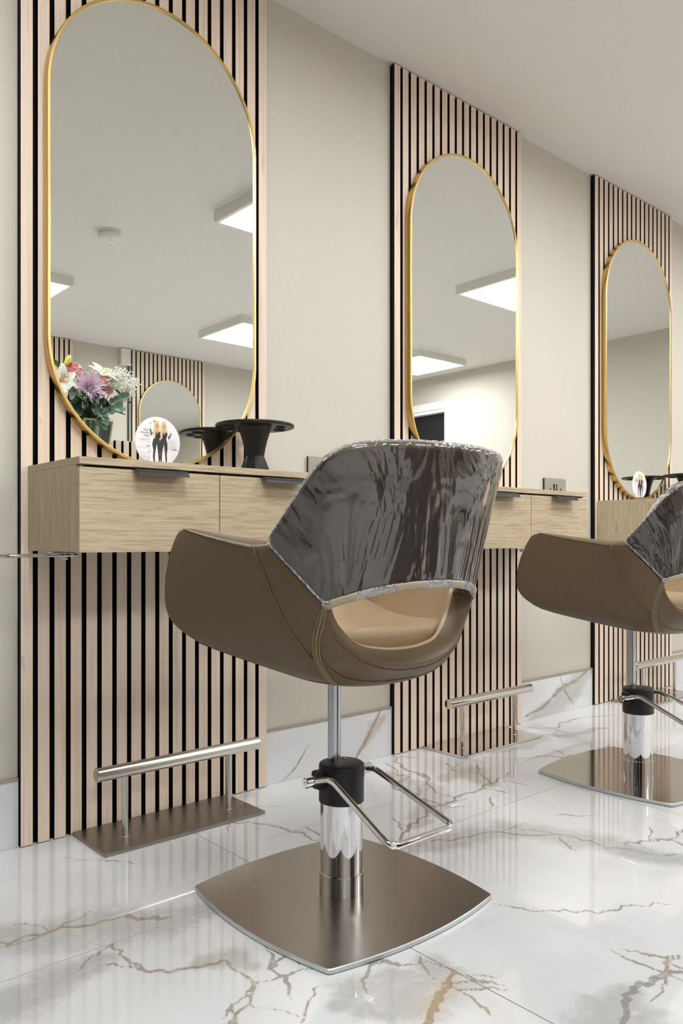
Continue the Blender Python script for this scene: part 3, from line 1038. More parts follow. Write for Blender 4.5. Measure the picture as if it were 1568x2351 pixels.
    for a, b in ((-.54, -.40), (-.20, -.05), (.10, .2), (.36, .46)):
        m = MB()
        m.grid([curve(lambda s: z_hole_top(s) + q, a, b, 14, off) for q, off in ((-.0055, .0058), (-.002, .0076), (.004, .0078), (.0065, .0070))])
        o = m.build('tape', M['velcro'], cv, 180); solid(o, .0008, 1)
    # ---- seams: arm piping, double strap, lower piping
    for sg in (-1, 1):
        m = MB()
        pts = [(1.0, .7045), (.985, .69), (.955, .66), (.91, .62), (.85, .578), (.77, .535), (.69, .506)]
        pl = catmull([outer(sg * s, z, .0006) for s, z in pts], 8)
        m.tube(pl, .0021, 8)
        m.build('arm_piping', M['leather'], sh, 60)
        m = MB()
        rim_ = [outer(sg * (1.0 + .86 * k / 60), harm(1.0 + .86 * k / 60) - .005, -.001) for k in range(61)]
        m.tube(rim_, .0016, 6)
        m.build('rim_piping', M['leather'], sh, 60)
    for sg in (-1, 1):
        for ds, w in ((-.020, .0022), (0.0, .0034), (.020, .0022)):
            m = MB()
            pts = [(SH + .005, .603), (.605, .575), (.64, .545), (.655, .51), (.64, .478), (.61, .455)]
            pl = catmull([outer(sg * (s + ds * (1 if i else .4)), z, .0008) for i, (s, z) in enumerate(pts)], 8)
            m.tube(pl, w, 8)
            m.build('strap_piping', M['piping'], sh, 60)
    m = MB()
    pts = [(-.63, .507), (-.56, .482), (-.46, .468), (-.3, .461), (-.12, .459), (0, .459), (.12, .459), (.3, .461), (.46, .468), (.56, .482), (.63, .507)]
    m.tube(catmull([outer(s, z, .0006) for s, z in pts], 8), .0019, 8)
    m.build('lower_piping', M['leather'], sh, 60)
    # dashed stitching round the opening and along the arm seam
    m = MB()
    N = 110
    for k in range(N):
        s0 = -.535 + 1.07 * k / N; s1 = s0 + 1.07 / N * .6
        m.tube([outer(s0, z_low_top(s0 * .97) - .011, .0006), outer(s1, z_low_top(s1 * .97) - .011, .0006)], .0007, 5)
    m.build('stitching', M['stitch'], sh, 60)
    return R
CH1 = make_chair('brown leather styling chair with plastic-covered back, whole in the foreground', (1.057, -0.695, 0), math.radians(-3), M['brushed'])
CH2 = copy_tree(CH1)
CH2.location = (2.280, -0.670, 0)
CH2['label'] = 'brown leather styling chair cut by the right photo edge, behind the front chair'
for o in bpy.data.objects:
    if o.parent == CH2 and o.name.startswith('base_plate'):
        o.data = o.data.copy(); o.data.materials[0] = M['polished_plate']

# ================================================================== CEILING LIGHTS
def make_light(label, loc):
    t = thing('ceiling_light', label, 'ceiling light', loc, 0, 'surface-mounted panel lights')
    S, H, B = 0.295, 0.058, 0.020
    m = MB()
    for a in range(4):
        f = lambda x, y, z, a=a: (x * [1, 0, -1, 0][a] - y * [0, 1, 0, -1][a], x * [0, 1, 0, -1][a] + y * [1, 0, -1, 0][a], z)
        m.prism([(-S, -S), (S, -S), (S - .002, -S + .002), (-S + .002, -S + .002)], -H, -0.0005, f)
        m.prism([(-S, -S), (S, -S), (S - B, -S + B), (-S + B, -S + B)], -H - 0.0012, -H, f)
    fr = m.build('frame', M['white_plastic'], t, 0)
    m = MB()
    for x in (-S + .02, S - .02):
        for y in (-S - .0006, S + .0006):
            m.box(x - .002, x + .002, y - .0008, y + .0008, -0.045, -0.041)
    m.build('screw', M['zinc'], fr, 0)
    m = MB(); m.box(-S + B, S - B, -S + B, S - B, -H + 0.0005, -H + 0.006)
    m.build('diffuser', M['lamp'], t, 0)
    return t
l1 = make_light('square panel light reflected at upper right of the nearest mirror', (2.365, -1.195, CEIL))
for lab, x, y in (('square panel light reflected in the upper half of the middle mirror', 4.105, -1.165),
                  ('square panel light reflected at the nearest mirror\'s left edge', 1.655, -3.165),
                  ('square panel light reflected low at right in the nearest mirror', 3.455, -3.150),
                  ('square panel light reflected above the doorway in the middle mirror', 5.125, -3.020),
                  ('square panel light above the nearest station, out of the picture', 0.625, -1.195),
                  ('square panel light added behind the camera as unseen fill', -0.145, -3.165)):  # last one is added out of view to brighten the low slats
    c = copy_tree(l1); c.location = (x, y, CEIL); c['label'] = lab

# smoke alarm
t = thing('smoke_alarm', 'round white smoke alarm on the ceiling, seen in the nearest mirror', 'smoke alarm', (1.805, -2.073, CEIL))
m = MB(); m.lathe([(0.060, -0.0005), (0.060, -0.008), (0.057, -0.010)], 36); m.build('mount', M['white_plastic'], t)
m = MB(); m.lathe([(0.052, -0.0102), (0.056, -0.015), (0.058, -0.024), (0.054, -0.036), (0.044, -0.044), (0.030, -0.048), (0.0, -0.049)], 36, caps=False)
m.build('dome', M['white_plastic'], t, 60)
m = MB(); m.lathe([(0.014, -0.0482), (0.014, -0.0515), (0.0, -0.052)], 24, (0.006, 0.008, 0), caps=False)
m.build('test_button', M['white_paint'], t)

# white box and duct on the opposite wall
t = thing('trunking_box', 'small white box near the ceiling, reflected beside the slats', 'electrical box', (2.998, YF, 0))
m = MB(); m.box(-0.045, 0.040, 0.0005, 0.045, 2.185, 2.305, 0.004); m.build('cover', M['white_plastic'], t)
m = MB(); m.box(-0.047, 0.042, 0.0005, 0.050, 2.168, 2.1845, 0.003); m.build('end_cap', M['white_plastic'], t)
m = MB(); m.box(0.030, 0.0395, 0.0005, 0.012, 0.0, 2.167); m.build('cable_duct', M['black_plastic'], t)

# ================================================================== WALL SOCKETS
def make_socket(label, loc):
    t = thing('wall_socket', label, 'socket', loc, 0, 'brushed double wall sockets')
    m = MB(); m.box(0.0015, 0.1455, -0.0075, -0.0004, 0.0015, 0.0845); m.build('back_box', M['black_plastic'], t, 0)
    m = MB(); m.box(0, 0.147, -0.0125, -0.0076, 0, 0.086, 0.0012); pl = m.build('face_plate', M['nickel'], t)
    for cx in (0.036, 0.111):
        m = MB()
        m.box(cx - .0025, cx + .0025, -.0128, -.0120, .036, .047)
        m.box(cx - .0145, cx - .0085, -.0128, -.0120, .014, .018)
        m.box(cx + .0085, cx + .0145, -.0128, -.0120, .014, .018)
        m.build('pin_slots', M['felt'], pl, 0)
    for cx in (0.0655, 0.0815):
        m = MB(); m.box(cx - .0065, cx + .0065, -.0132, -.0124, .037, .062); sw = m.build('switch_well', M['felt'], t, 0)
        m = MB(); m.prism([(-.0132, .0385), (-.0150, .0395), (-.0172, .060), (-.0132, .0605)], cx - .0045, cx + .0045, lambda a, b, h: (h, a, b))
        m.build('rocker', M['nickel'], sw, 0)
    m = MB()
    for cx in (0.0135, 0.1335):
        m.lathe([(0.0032, -0.0133), (0.0036, -0.0126)], 12, (cx, 0, 0.043), 'y')
    m.build('screw', M['zinc'], pl)
    return t
s1 = make_socket('brushed metal double socket just left of the front chair back', (1.522, 0, 0.887))
c = copy_tree(s1); c.location = (2.752, 0, 0.884); c['label'] = 'brushed metal double socket above the middle cabinet\'s right end'

# ================================================================== TOOL STANDS
def make_stand(label, loc, rz=0.0):
    t = thing('tool_stand', label, 'tool stand', loc, rz, 'black hairdressing tool stands')
    m = MB()
    # faceted foot turning into a round throat
    prof = [(0.0440, 0.0005), (0.0440, 0.004), (0.0250, 0.052)]
    rows = []
    for r, h in prof:
        row = []
        for k in range(48):
            a = 2 * math.pi * k / 48
            seg = math.pi / 4
            aa = (a % seg) - seg / 2
            oct_ = math.cos(seg / 2) / math.cos(aa)
            f = 1 - h / 0.052 * .75
            row.append((r * (1 + (oct_ - 1) * f) * math.cos(a), r * (1 + (oct_ - 1) * f) * math.sin(a), h))
        rows.append(row)
    for r, h in ((.0262, .060), (.0290, .075), (.0330, .092), (.0385, .110), (.0430, .122), (.0470, .1285)):
        rows.append([(r * math.cos(2 * math.pi * k / 48), r * math.sin(2 * math.pi * k / 48), h) for k in range(48)])
    m.grid(rows, closed=True)
    m.add(rows[0], [tuple(reversed(range(48)))])
    m.build('pedestal', M['black_plastic'], t, 28)
    # disc with round holes
    bm = bmesh.new()
    Rd, hz, nh = 0.103, 0.014, 8
    holes = [(0.073 * math.cos(2 * math.pi * (k + .5) / nh), 0.073 * math.sin(2 * math.pi * (k + .5) / nh)) for k in range(nh)]
    edges = []
    def loop(cx, cy, r, n, z):
        vs_ = [bm.verts.new((cx + r * math.cos(2 * math.pi * k / n), cy + r * math.sin(2 * math.pi * k / n), z)) for k in range(n)]
        return [bm.edges.new((vs_[k], vs_[(k + 1) % n])) for k in range(n)]
    for z in (0.1288, 0.1375):
        es = loop(0, 0, Rd, 64, z)
        for i, (x, y) in enumerate(holes):
            es += loop(x, y, hz if i % 2 else hz * .8, 20, z)
        bmesh.ops.triangle_fill(bm, use_beauty=True, edges=es)
    bm.normal_update()
    top = [f for f in bm.faces if f.calc_center_median().z > .133]
    bot = [f for f in bm.faces if f.calc_center_median().z < .133]
    def inside(f):
        c = f.calc_center_median()
        return any(math.hypot(c.x - x, c.y - y) < hz * .6 for x, y in holes)
    bmesh.ops.delete(bm, geom=[f for f in bm.faces if inside(f)], context='FACES')
    bm.verts.index_update()
    vs_ = [v.co.copy() for v in bm.verts]; fs = []
    for f in bm.faces:
        idx = [v.index for v in f.verts]
        up = f.calc_center_median().z > .133
        if (f.normal.z > 0) != up: idx.reverse()
        fs.append(idx)
    bm.free()
    m = MB(); m.add(vs_, fs)
    def wall(cx, cy, r, n):
        m.grid([[(cx + r * math.cos(2 * math.pi * k / n), cy + r * math.sin(2 * math.pi * k / n), z) for k in range(n)] for z in (.1288, .1375)], closed=True)
    m.grid([[((Rd + o) * math.cos(2 * math.pi * k / 64), (Rd + o) * math.sin(2 * math.pi * k / 64), z) for k in range(64)] for o, z in ((0, .1288), (.0022, .1302), (.003, .1332), (.0022, .1362), (0, .1375))], closed=True)
    for i, (x, y) in enumerate(holes):
        r = hz if i % 2 else hz * .8
        n = 20
        m.grid([[(x + r * math.cos(2 * math.pi * k / n), y + r * math.sin(2 * math.pi * k / n), z) for k in range(n)] for z in (.1375, .1288)], closed=True)
        # rolled lip below each hole
        m.grid([[(x + q * math.cos(2 * math.pi * k / n), y + q * math.sin(2 * math.pi * k / n), z) for k in range(n)] for q, z in ((r + .002, .1288), (r + .002, .1268), (r, .1262), (r, .1288))], closed=True)
    m.build('holed_disc', M['black_plastic'], t, 35)
    return t
st1 = make_stand('black pedestal tool stand with holed disc on the nearest cabinet', (1.234, -0.139, 0.888), .2)
c = copy_tree(st1); c.location = (3.690, -0.150, 0.888); c['label'] = 'black pedestal tool stand at the right photo edge, by the farthest mirror'

# ================================================================== ROUND PRINTED STICKERS ON THE MIRRORS
def flat(name, col, rough=.5):
    return plain(name, srgb(*col), rough, spec=.3)
M['card'] = flat('white_card', (240, 240, 242), .25)
M['ink'] = flat('black_ink', (38, 38, 42)); M['ink_grey'] = flat('grey_ink', (202, 202, 206)); M['ink_mid'] = flat('mid_grey_ink', (96, 96, 100))
M['hair'] = flat('blond_print', (222, 200, 150)); M['skin'] = flat('skin_print', (216, 164, 132)); M['jeans'] = flat('charcoal_print', (62, 62, 64))
M['jacket'] = flat('dark_jacket_print', (46, 48, 56)); M['pink'] = flat('pink_print', (196, 90, 130))

def text_mesh(body, size, align='CENTER', bold=0.0):
    cu = bpy.data.curves.new('lettering', 'FONT')
    cu.body = body; cu.size = size; cu.align_x = align; cu.align_y = 'CENTER'
    cu.space_line = 0.9; cu.offset = bold; cu.resolution_u = 2
    ob = bpy.data.objects.new('lettering_tmp', cu)
    COL.objects.link(ob)
    dg = bpy.context.evaluated_depsgraph_get()
    me = bpy.data.meshes.new_from_object(ob.evaluated_get(dg))
    bpy.data.objects.remove(ob, do_unlink=True)
    bpy.data.curves.remove(cu)
    return me

def make_card(label, loc):
    """disc in the x-z plane, print on its -y face; print laid out in units of the disc radius"""
    R_ = 0.0640
    t = thing('mirror_sticker', label, 'sticker', loc, 0, 'round white printed mirror stickers')
    cut = -0.872
    a0 = math.asin(cut)
    pts = [(math.cos(a0 + (math.pi - 2 * a0) * k / 60), math.sin(a0 + (math.pi - 2 * a0) * k / 60)) for k in range(61)]
    zc = 0.0
    m = MB(); m.prism([(x * R_, zc + z * R_) for x, z in pts], -0.0006, -0.00005, lambda a, b, h: (a, h, b))
    m.build('disc', M['card'], t, 0)
    lay = [0]
    def shape(name, polys, mat):
        lay[0] += 1
        y = -0.00062 - lay[0] * 0.00003
        mm = MB()
        for pl in polys:
            mm.add([(x * R_, y, zc + max(z, cut + .006) * R_) for x, z in pl], [tuple(range(len(pl)))])
        o = mm.build(name, mat, t, 0)
        return o
    def ell(cx, cz, rx, rz, n=18):
        return [(cx + rx * math.cos(2 * math.pi * k / n), cz + rz * math.sin(2 * math.pi * k / n)) for k in range(n)]
    def fig(x, fl):
        hair = [(x - .13, .52), (x - .12, .70), (x - .05, .84), (x + .04, .86), (x + .11, .76), (x + .14, .60), (x + .17, .45), (x + .12, .38), (x + .04, .44), (x - .04, .40), (x - .06, .15), (x - .14, .10), (x - .16, .35)]
        legs = [(x - .13, .16), (x + .11, .16), (x + .17, -.05), (x + .17, -.30), (x + .14, -.48), (x + .15, -.70), (x + .13, -.98), (x + .09, -.98), (x + .07, -.55), (x + .03, -.25), (x + .01, -.08),
                (x - .04, -.30), (x - .08, -.55), (x - .08, -.94), (x - .13, -.94), (x - .17, -.60), (x - .15, -.35), (x - .20, -.10)]
        torso = [(x - .13, .42), (x - .03, .44), (x + .03, .30), (x + .09, .44), (x + .16, .42), (x + .15, .27), (x + .12, .14), (x - .13, .14), (x - .14, .28)]
        armL = [(x - .13, .42), (x - .24, .20), (x - .30, .46), (x - .25, .47), (x - .21, .32), (x - .12, .34)] if fl < 0 else [(x - .13, .42), (x - .19, .28), (x - .15, .13), (x - .10, .15), (x - .12, .30)]
        armR = [(x + .16, .42), (x + .22, .10), (x + .34, .30), (x + .30, .33), (x + .22, .22), (x + .17, .30)] if fl > 0 else [(x + .16, .42), (x + .21, .28), (x + .16, .12), (x + .11, .15), (x + .14, .30)]
        neck = [(x - .03, .50), (x + .06, .50), (x + .07, .42), (x + .03, .28), (x - .03, .42)]
        feet = [[(x - .13, -.95), (x - .08, -.95), (x - .09, -1.0), (x - .13, -1.0)]]
        return hair, legs, torso, armL, armR, neck, feet
    for x, fl in ((-.055, -1), (.255, 1)):
        hair, legs, torso, aL, aR, neck, feet = fig(x, fl)
        shape('printed_legs', [legs], M['jeans'])
        shape('printed_torso', [torso, aL, aR], M['jacket'])
        shape('printed_hair', [hair], M['hair'])
        hx, hz_ = (x - .28, .50) if fl < 0 else (x + .34, .35)
        shape('printed_skin', [neck, ell(x + .02, .62, .075, .11), ell(hx, hz_, .03, .045)] , M['skin'])
        shape('printed_eyes', [ell(x - .01, .64, .018, .008, 8), ell(x + .05, .64, .018, .008, 8)], M['ink'])
        shape('printed_lips', [ell(x + .02, .565, .02, .008, 8)], M['pink'])
    shape('printed_dryer', [[(-.20, .78), (-.17, .86), (-.13, .78)], ell(-.33, .72, .05, .05)], M['ink_grey'])
    shape('printed_nozzle', [[(-.20, .78), (-.17, .86), (-.13, .78)]], M['ink'])
    shape('printed_bottle', [[(.555, .40), (.545, .33), (.59, .33), (.585, .40)]], M['pink'])
    def text(body, x, z, size, mat, align='RIGHT', bold=0.0):
        lay[0] += 1
        me = text_mesh(body, size * R_, align, bold)
        me.materials.append(mat)
        o = link('lettering', me, t, (x * R_, -0.00062 - lay[0] * 0.00003, zc + z * R_))
        o.rotation_euler = (math.pi / 2, 0, 0)
        return o
    text("Hair's\nAnother\nSalon", -.34, .33, .125, M['ink'], 'RIGHT', .0)
    shape('printed_icons', [ell(-.47, -.20, .026, .026), ell(-.385, -.20, .026, .026), ell(-.385, -.42, .022, .026)], M['ink_mid'])
    def lines(rows, mat, h=.014):
        shape('printed_lines', [[(x0, z - h), (x1, z - h), (x1, z + h), (x0, z + h)] for x0, x1, z in rows], mat)
    lines([(-.52, -.38, .12), (-.78, -.38, .07), (-.80, -.38, .02), (-.52, -.38, -.05), (-.92, -.38, -.27), (-.78, -.38, -.49)], M['ink_grey'], .009)
    lines([(.48, .62, .13), (.46, .84, .07), (.44, .82, .01), (.43, .78, -.05), (.45, .80, -.11), (.43, .82, -.17), (.43, .82, -.23), (.43, .62, -.28)], M['ink_grey'], .009)
    lines([(.64, .86, -.28)], M['ink_mid'], .012)
    text('Come to US', -.36, -.62, .075, M['ink_mid'], 'RIGHT')
    text('and leave feeling', -.34, -.70, .06, M['ink_mid'], 'RIGHT')
    text('amazing', -.38, -.78, .085, M['ink'], 'RIGHT', .0)
    return t
cd1 = make_card('round white sticker printed with two figures, low on the nearest mirror', (0.9966, -0.04405, 0.969))
c = copy_tree(cd1); c.location = (3.4475, -0.04405, 0.970); c['label'] = 'round white printed sticker low on the farthest mirror'

# ================================================================== RECEPTION DESK (seen only in the nearest mirror)
t = thing('reception_desk', 'slat-clad reception desk, reflected under the flowers', 'desk', (1.592, -1.72, 0))
DH = 1.192
me = slat_mesh(DH - .004, 0.009, 0.0215)
m = MB(); m.box(0, 0.39, -0.40, -0.0225, 0.002, DH - .012); m.build('body', M['black_plastic'], t, 0)
m = MB(); m.box(0.0, 0.39, -0.0222, -0.0128, 0.002, DH - .004); m.build('felt_backing', M['felt'], t, 0)
for k in range(10):
    o = link('slat', me, t, (SLAT / 2 + k * PITCH + .003, 0.0218 - .0215 + .0005 - .0215, 0.002))
    o.rotation_euler = (0, 0, math.pi)
m = MB(); m.box(-0.44, -0.002, -0.40, 0.16, 0.885, 0.915, .002); m.build('counter', M['black_metal'], t)
m = MB(); m.box(-0.42, -0.004, -0.38, 0.12, 0.002, 0.884); m.build('counter_base', M['black_plastic'], t, 0)
m = MB(); m.prism([(-.03, DH - .05), (.035, DH - .012), (-.012, DH + .022)], -.06, -.03, lambda a, b, h: (a, h, b)); m.build('upstand', M['black_plastic'], t, 0)

# ================================================================== FLOWERS (seen only in the nearest mirror)
FY = -1.60
def fp(u, v, dy=0.0):
    """bouquet layout: table of positions on its mirror-facing side"""
    return Vector((1.491 + (u - 205) * .0021, FY + dy, 1.367 + (905 - v) * .00192))
M['petal_pink'] = plain('lilac_petal', srgb(240, 214, 234), .6, grain=.10, gscale=60)
M['petal_white'] = plain('white_petal', srgb(240, 238, 228), .55, grain=.03)
M['petal_cream'] = plain('cream_petal', srgb(242, 236, 214), .55, grain=.03)
M['petal_rose'] = plain('dusty_rose_petal', srgb(246, 208, 202), .6, grain=.10, gscale=50)
M['petal_hot'] = plain('bright_pink_petal', srgb(232, 120, 136), .6, grain=.1)
M['leaf_euc'] = plain('eucalyptus_leaf', srgb(110, 136, 116), .6, grain=.15, gscale=30)
M['leaf_dark'] = plain('dark_green_leaf', srgb(44, 66, 36), .5, grain=.25, gscale=25)
M['leaf_green'] = plain('fresh_green_leaf', srgb(76, 118, 48), .5, grain=.15, gscale=25)
M['bud'] = plain('lily_bud', srgb(196, 194, 78), .5, grain=.1)
M['stamen'] = plain('stamen_orange', srgb(196, 140, 40), .7)
M['vase_edge'] = plain('cream_vase_edge', srgb(214, 200, 158), .5)

def orient(d, up=(0, 0, 1)):
    d = Vector(d).normalized()
    return d.to_track_quat('Z', 'Y').to_matrix().to_4x4()
def strip(mb, base, d, n, L, W, bend, mi=0, seg=5, cup=0.0, tip=.15):
    """petal / leaf strip from base along d, bending towards n"""
    d = Vector(d).normalized(); n = Vector(n); n = (n - d * n.dot(d)).normalized(); sd = d.cross(n)
    p = Vector(base); rows = []
    ang = 0.0
    for k in range(seg + 1):
        t = k / seg
        w = W * max(tip if k < seg else .02, math.sin(math.pi * min(1, .14 + .80 * t)) ** .8) * .5
        cu = n * (cup * w)
        rows.append([p - sd * w + cu, p, p + sd * w + cu])
        ang = bend * (t + .5 / seg)
        p = p + (d * math.cos(ang) + n * math.sin(ang)) * (L / seg)
    mb.grid(rows, mi)
rf = random.Random(3)
VASE = Vector((1.515, FY - 0.02, 0.9155))
def stem(parent, p, mat=None, r=.0022):
    p = Vector(p)
    m = MB()
    mouth = VASE + Vector(((p.x - VASE.x) * .18, (p.y - VASE.y) * .18, .335))
    m.tube([p, p * .45 + mouth * .55 + Vector((0, 0, .01)), mouth, VASE + Vector((rf.uniform(-.015, .015), rf.uniform(-.01, .01), .02))], r, 6)
    return m.build('stem', mat or M['leaf_green'], parent, 60)

# tapered glass vase with cream edges
t = thing('flower_vase', 'tapered clear vase with cream edges holding the flowers, in the reflection', 'vase', VASE)
h, a, b = .335, .035, .066
cor = lambda r, z: [(-r, -r, z), (r, -r, z), (r, r, z), (-r, r, z)]
m = MB(); m.grid([cor(a, .0005), cor(b, h)], closed=True); o = m.build('pane', M['glass'], t, 0); solid(o, .003)
m = MB()
for k in range(4):
    m.tube([cor(a, .001)[k], cor(b, h)[k]], .0055, 4)
for k in range(4):
    m.tube([cor(b, h)[k], cor(b, h)[(k + 1) % 4]], .004, 4)
    m.tube([cor(a, .0055)[k], cor(a, .0055)[(k + 1) % 4]], .0045, 4)
m.build('edge', M['vase_edge'], t, 0)

# chrysanthemum
t = tag(thing('chrysanthemum', '', ''), 'large lilac spider chrysanthemum at the bouquet\'s front', 'flower')
c0 = fp(193, 897, .05); ax = Vector((.05, 1, .15)).normalized()
m = MB()
for ring, (nn, L, el) in enumerate(((12, .025, 1.15), (18, .040, .80), (24, .055, .48), (28, .068, .20), (28, .074, -.08), (22, .070, -.35))):
    for k in range(nn):
        a_ = 2 * math.pi * (k + .5 * (ring % 2)) / nn + rf.uniform(-.12, .12)
        sd = Vector((math.cos(a_), 0, math.sin(a_)))
        e_ = el + rf.uniform(-.12, .12)
        d = sd * math.cos(e_) + ax * math.sin(e_)
        strip(m, c0 + d * .006, d, ax, L * rf.uniform(.85, 1.12), .0085, .55, 0, 4, .8, .5)
m.build('petals', M['petal_pink'], t, 60)
stem(t, c0 - ax * .01)

def lily(label, c, ax, size, mat):
    t = tag(thing('lily', '', ''), label, 'flower', 'lilies in the bouquet')
    ax = Vector(ax).normalized()
    u_ = ax.orthogonal().normalized(); v_ = ax.cross(u_)
    for k in range(6):
        a_ = 2 * math.pi * k / 6 + .2
        sd = u_ * math.cos(a_) + v_ * math.sin(a_)
        m = MB()
        strip(m, Vector(c), ax * .75 + sd * .65, sd, size * rf.uniform(.92, 1.05), size * (.62 if k % 2 else .46), .85, 0, 7, -.35, .3)
        m.build('petal', mat, t, 60)
    m = MB()
    for k in range(6):
        a_ = 2 * math.pi * k / 6
        sd = u_ * math.cos(a_) + v_ * math.sin(a_)
        p1 = Vector(c) + (ax + sd * .28) * size * .55
        m.tube([Vector(c), p1], .0009, 5); m.tube([p1 - v_ * .005, p1 + v_ * .005], .0017, 5)
    m.build('stamens', M['stamen'], t, 60)
    stem(t, c)
lily('white open lily at the bouquet\'s left, cut by the mirror frame', fp(134, 888, .03), (.25, .9, .1), .088, M['petal_white'])
lily('cream lily high at the bouquet\'s right, behind the small white sprays', fp(238, 862, -.02), (.15, .55, .8), .088, M['petal_cream'])
# closed bud
t = tag(thing('lily_bud', '', ''), 'closed yellow-green lily bud standing highest at the bouquet\'s left', 'flower bud')
p0, p1 = fp(153, 850), fp(164, 820)
m = MB(); m.tube([p0 + (p1 - p0) * q for q in (0, .15, .35, .6, .8, .95, 1)], [.005, .009, .0125, .0135, .010, .005, .002], 12); m.build('bud', M['bud'], t, 60)
stem(t, p0)

def rose(label, c, r, mat, ax=(.1, 1, .35)):
    t = tag(thing('spray_rose', '', ''), label, 'flower', 'pink spray roses in the bouquet')
    ax = Vector(ax).normalized(); u_ = ax.orthogonal().normalized(); v_ = ax.cross(u_)
    m = MB()
    for ring, (nn, rr, hh, op) in enumerate(((3, .30, 1.15, -.1), (4, .52, 1.1, .15), (5, .78, .95, .45), (6, 1.0, .75, .9))):
        for k in range(nn):
            a0_ = 2 * math.pi * k / nn + ring * .5; w = 2 * math.pi / nn * 1.25
            rows = []
            for q in range(5):
                tq = q / 4
                row = []
                for s_ in range(7):
                    aa = a0_ + w * (s_ / 6 - .5)
                    edge = 1 - .18 * (abs(s_ / 3 - 1) ** 3)
                    rad = r * (rr * (.35 + .75 * math.sin(tq * 1.7)) + op * .28 * tq * tq)
                    row.append(Vector(c) + (u_ * math.cos(aa) + v_ * math.sin(aa)) * rad + ax * (r * (hh * tq * edge * 1.1 - .5)))
                rows.append(row)
            m.grid(rows)
    m.build('petals', mat, t, 60)
    m = MB()
    for k in range(5):
        a_ = 2 * math.pi * k / 5
        strip(m, Vector(c) - ax * r * .5, (u_ * math.cos(a_) + v_ * math.sin(a_)) - ax * .1, ax, r * .9, r * .4, .3)
    m.build('sepals', M['leaf_green'], t, 60)
    stem(t, Vector(c) - ax * r * .5)
for lab, u, v, r, mm in (('bright pink rose beside the lily bud', 160, 853, .021, 'petal_hot'),
                         ('dusty pink rose above the lilac chrysanthemum', 162, 864, .020, 'petal_rose'),
                         ('dusty pink rose highest above the chrysanthemum, right of the bud', 175, 849, .021, 'petal_rose'),
                         ('small dusty pink rose tucked under the highest rose', 180, 862, .015, 'petal_rose'),
                         ('dusty pink rose right of the chrysanthemum, beside the white sprays', 227, 875, .021, 'petal_rose'),
                         ('dusty pink rose farthest right in the bouquet', 244, 889, .021, 'petal_rose'),
                         ('dusty pink rose low, touching the chrysanthemum\'s right side', 229, 905, .016, 'petal_rose'),
                         ('small pink rose at the bouquet\'s far left edge', 146, 857, .013, 'petal_rose')):
    rose(lab, fp(u, v, rf.uniform(.0, .04)), r, M[mm])

# baby's breath: a cloud of tiny white blossoms on hair-thin stems
def gyp(label, cu, cv, ru, rv_, n):
    t = tag(thing('gypsophila_spray', '', ''), label, 'flower', 'sprays of tiny white blossoms')
    m = MB(); st_ = MB()
    root = fp(cu - ru * 1.1, cv + rv_ * 1.2)
    for k in range(n):
        while True:
            x, y = rf.uniform(-1, 1), rf.uniform(-1, 1)
            if x * x + y * y < 1: break
        p = fp(cu + x * ru, cv + y * rv_, rf.uniform(-.06, .06))
        r = rf.uniform(.0036, .0058)
        vs_ = [p + Vector(q) * r for q in ((1, 0, 0), (-1, 0, 0), (0, 1, 0), (0, -1, 0), (0, 0, 1), (0, 0, -1))]
        m.add(vs_, [(0, 2, 4), (2, 1, 4), (1, 3, 4), (3, 0, 4), (2, 0, 5), (1, 2, 5), (3, 1, 5), (0, 3, 5)])
        if k % 7 == 0:
            st_.tube([root, (root + p) / 2 + Vector((0, 0, .012)), p], .0006, 4)
    o = m.build('blossoms', M['petal_white'], t, 60, kind='stuff')
    st_.build('twigs', M['leaf_euc'], t, 60, kind='stuff')
    stem(t, root)
gyp('large spray of tiny white blossoms at the bouquet\'s right', 268, 862, 36, 26, 420)
gyp('drooping spray of tiny white blossoms ending nearest the reflected slats', 298, 878, 13, 24, 140)
gyp('small spray of tiny white blossoms above the right rose', 214, 857, 12, 9, 46)

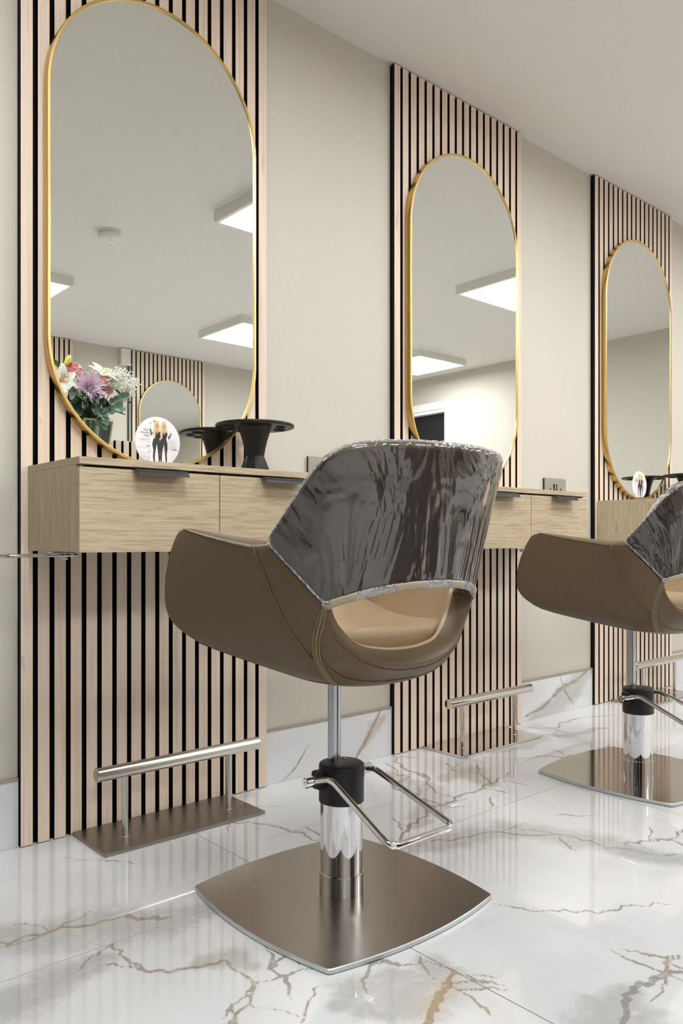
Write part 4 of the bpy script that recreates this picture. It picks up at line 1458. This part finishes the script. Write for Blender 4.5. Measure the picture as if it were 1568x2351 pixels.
# eucalyptus
def eucal(label, pts, n, size):
    t = tag(thing('eucalyptus_sprig', '', ''), label, 'foliage', 'eucalyptus sprigs')
    pl = catmull([fp(*p) for p in pts], 10)
    m = MB(); m.tube(pl, .0014, 6); m.build('twig', M['leaf_euc'], t, 60)
    for k in range(n):
        i = int((k + .5) / n * (len(pl) - 2))
        p = pl[i]; d = (pl[i + 1] - pl[i]).normalized()
        side = (1 if k % 2 else -1)
        sd = (d.cross(Vector((0, 1, 0))).normalized() * side + Vector((0, rf.uniform(.1, .7), 0)) + d * .5)
        m = MB()
        s_ = size * rf.uniform(.8, 1.2)
        strip(m, p, sd, Vector((rf.uniform(-.4, .4), 1, rf.uniform(.0, .6))), s_, s_ * .95, .25, 0, 5, .15, .4)
        m.build('leaf', M['leaf_euc'], t, 60)
    stem(t, pl[0])
eucal('eucalyptus sprig reaching right towards the reflected mirror', [(222, 945, .03), (245, 925, .04), (268, 908, .03), (289, 902, .02)], 14, .024)
eucal('eucalyptus sprig drooping right, under the pale roses', [(215, 955, .05), (235, 945, .06), (252, 935, .06), (270, 930, .05)], 13, .026)
eucal('eucalyptus sprig with dark round leaves at the bouquet\'s bottom', [(205, 935, .05), (218, 950, .06), (226, 965, .06), (222, 978, .05)], 12, .027)

def leaves(label, specs, mat):
    t = tag(thing('leaf_spray', '', ''), label, 'foliage', 'green leaves in the bouquet')
    for (u0, v0, u1, v1, w, dy) in specs:
        a_, b_ = fp(u0, v0, dy), fp(u1, v1, dy + .02)
        m = MB(); strip(m, a_, b_ - a_, Vector((0, 1, -.4)), (b_ - a_).length, w, .35, 0, 7, .2, .25)
        m.build('leaf', mat, t, 60)
    stem(t, fp(specs[0][0], specs[0][1], specs[0][5]))
leaves('narrow fresh green leaves fanning out left of the lily bud',
       [(152, 856, 122, 835, .020, -.01), (150, 858, 133, 868, .018, 0), (150, 855, 168, 836, .014, -.02)], M['leaf_green'])
leaves('long green leaf arching behind the top roses', [(205, 878, 183, 846, .020, -.02), (210, 890, 240, 872, .016, -.02)], M['leaf_green'])
leaves('thin green leaf tips poking out at the bouquet\'s far right', [(262, 880, 303, 921, .012, -.01), (250, 932, 284, 944, .009, .0)], M['leaf_green'])
leaves('dense dark green leaves filling the bouquet under the chrysanthemum',
       [(u_, v_, u_ + rf.uniform(-22, 16), v_ + rf.uniform(12, 34), rf.uniform(.030, .046), rf.uniform(-.05, .07))
        for u_, v_ in [(rf.uniform(156, 230), rf.uniform(900, 956)) for _ in range(64)]], M['leaf_dark'])
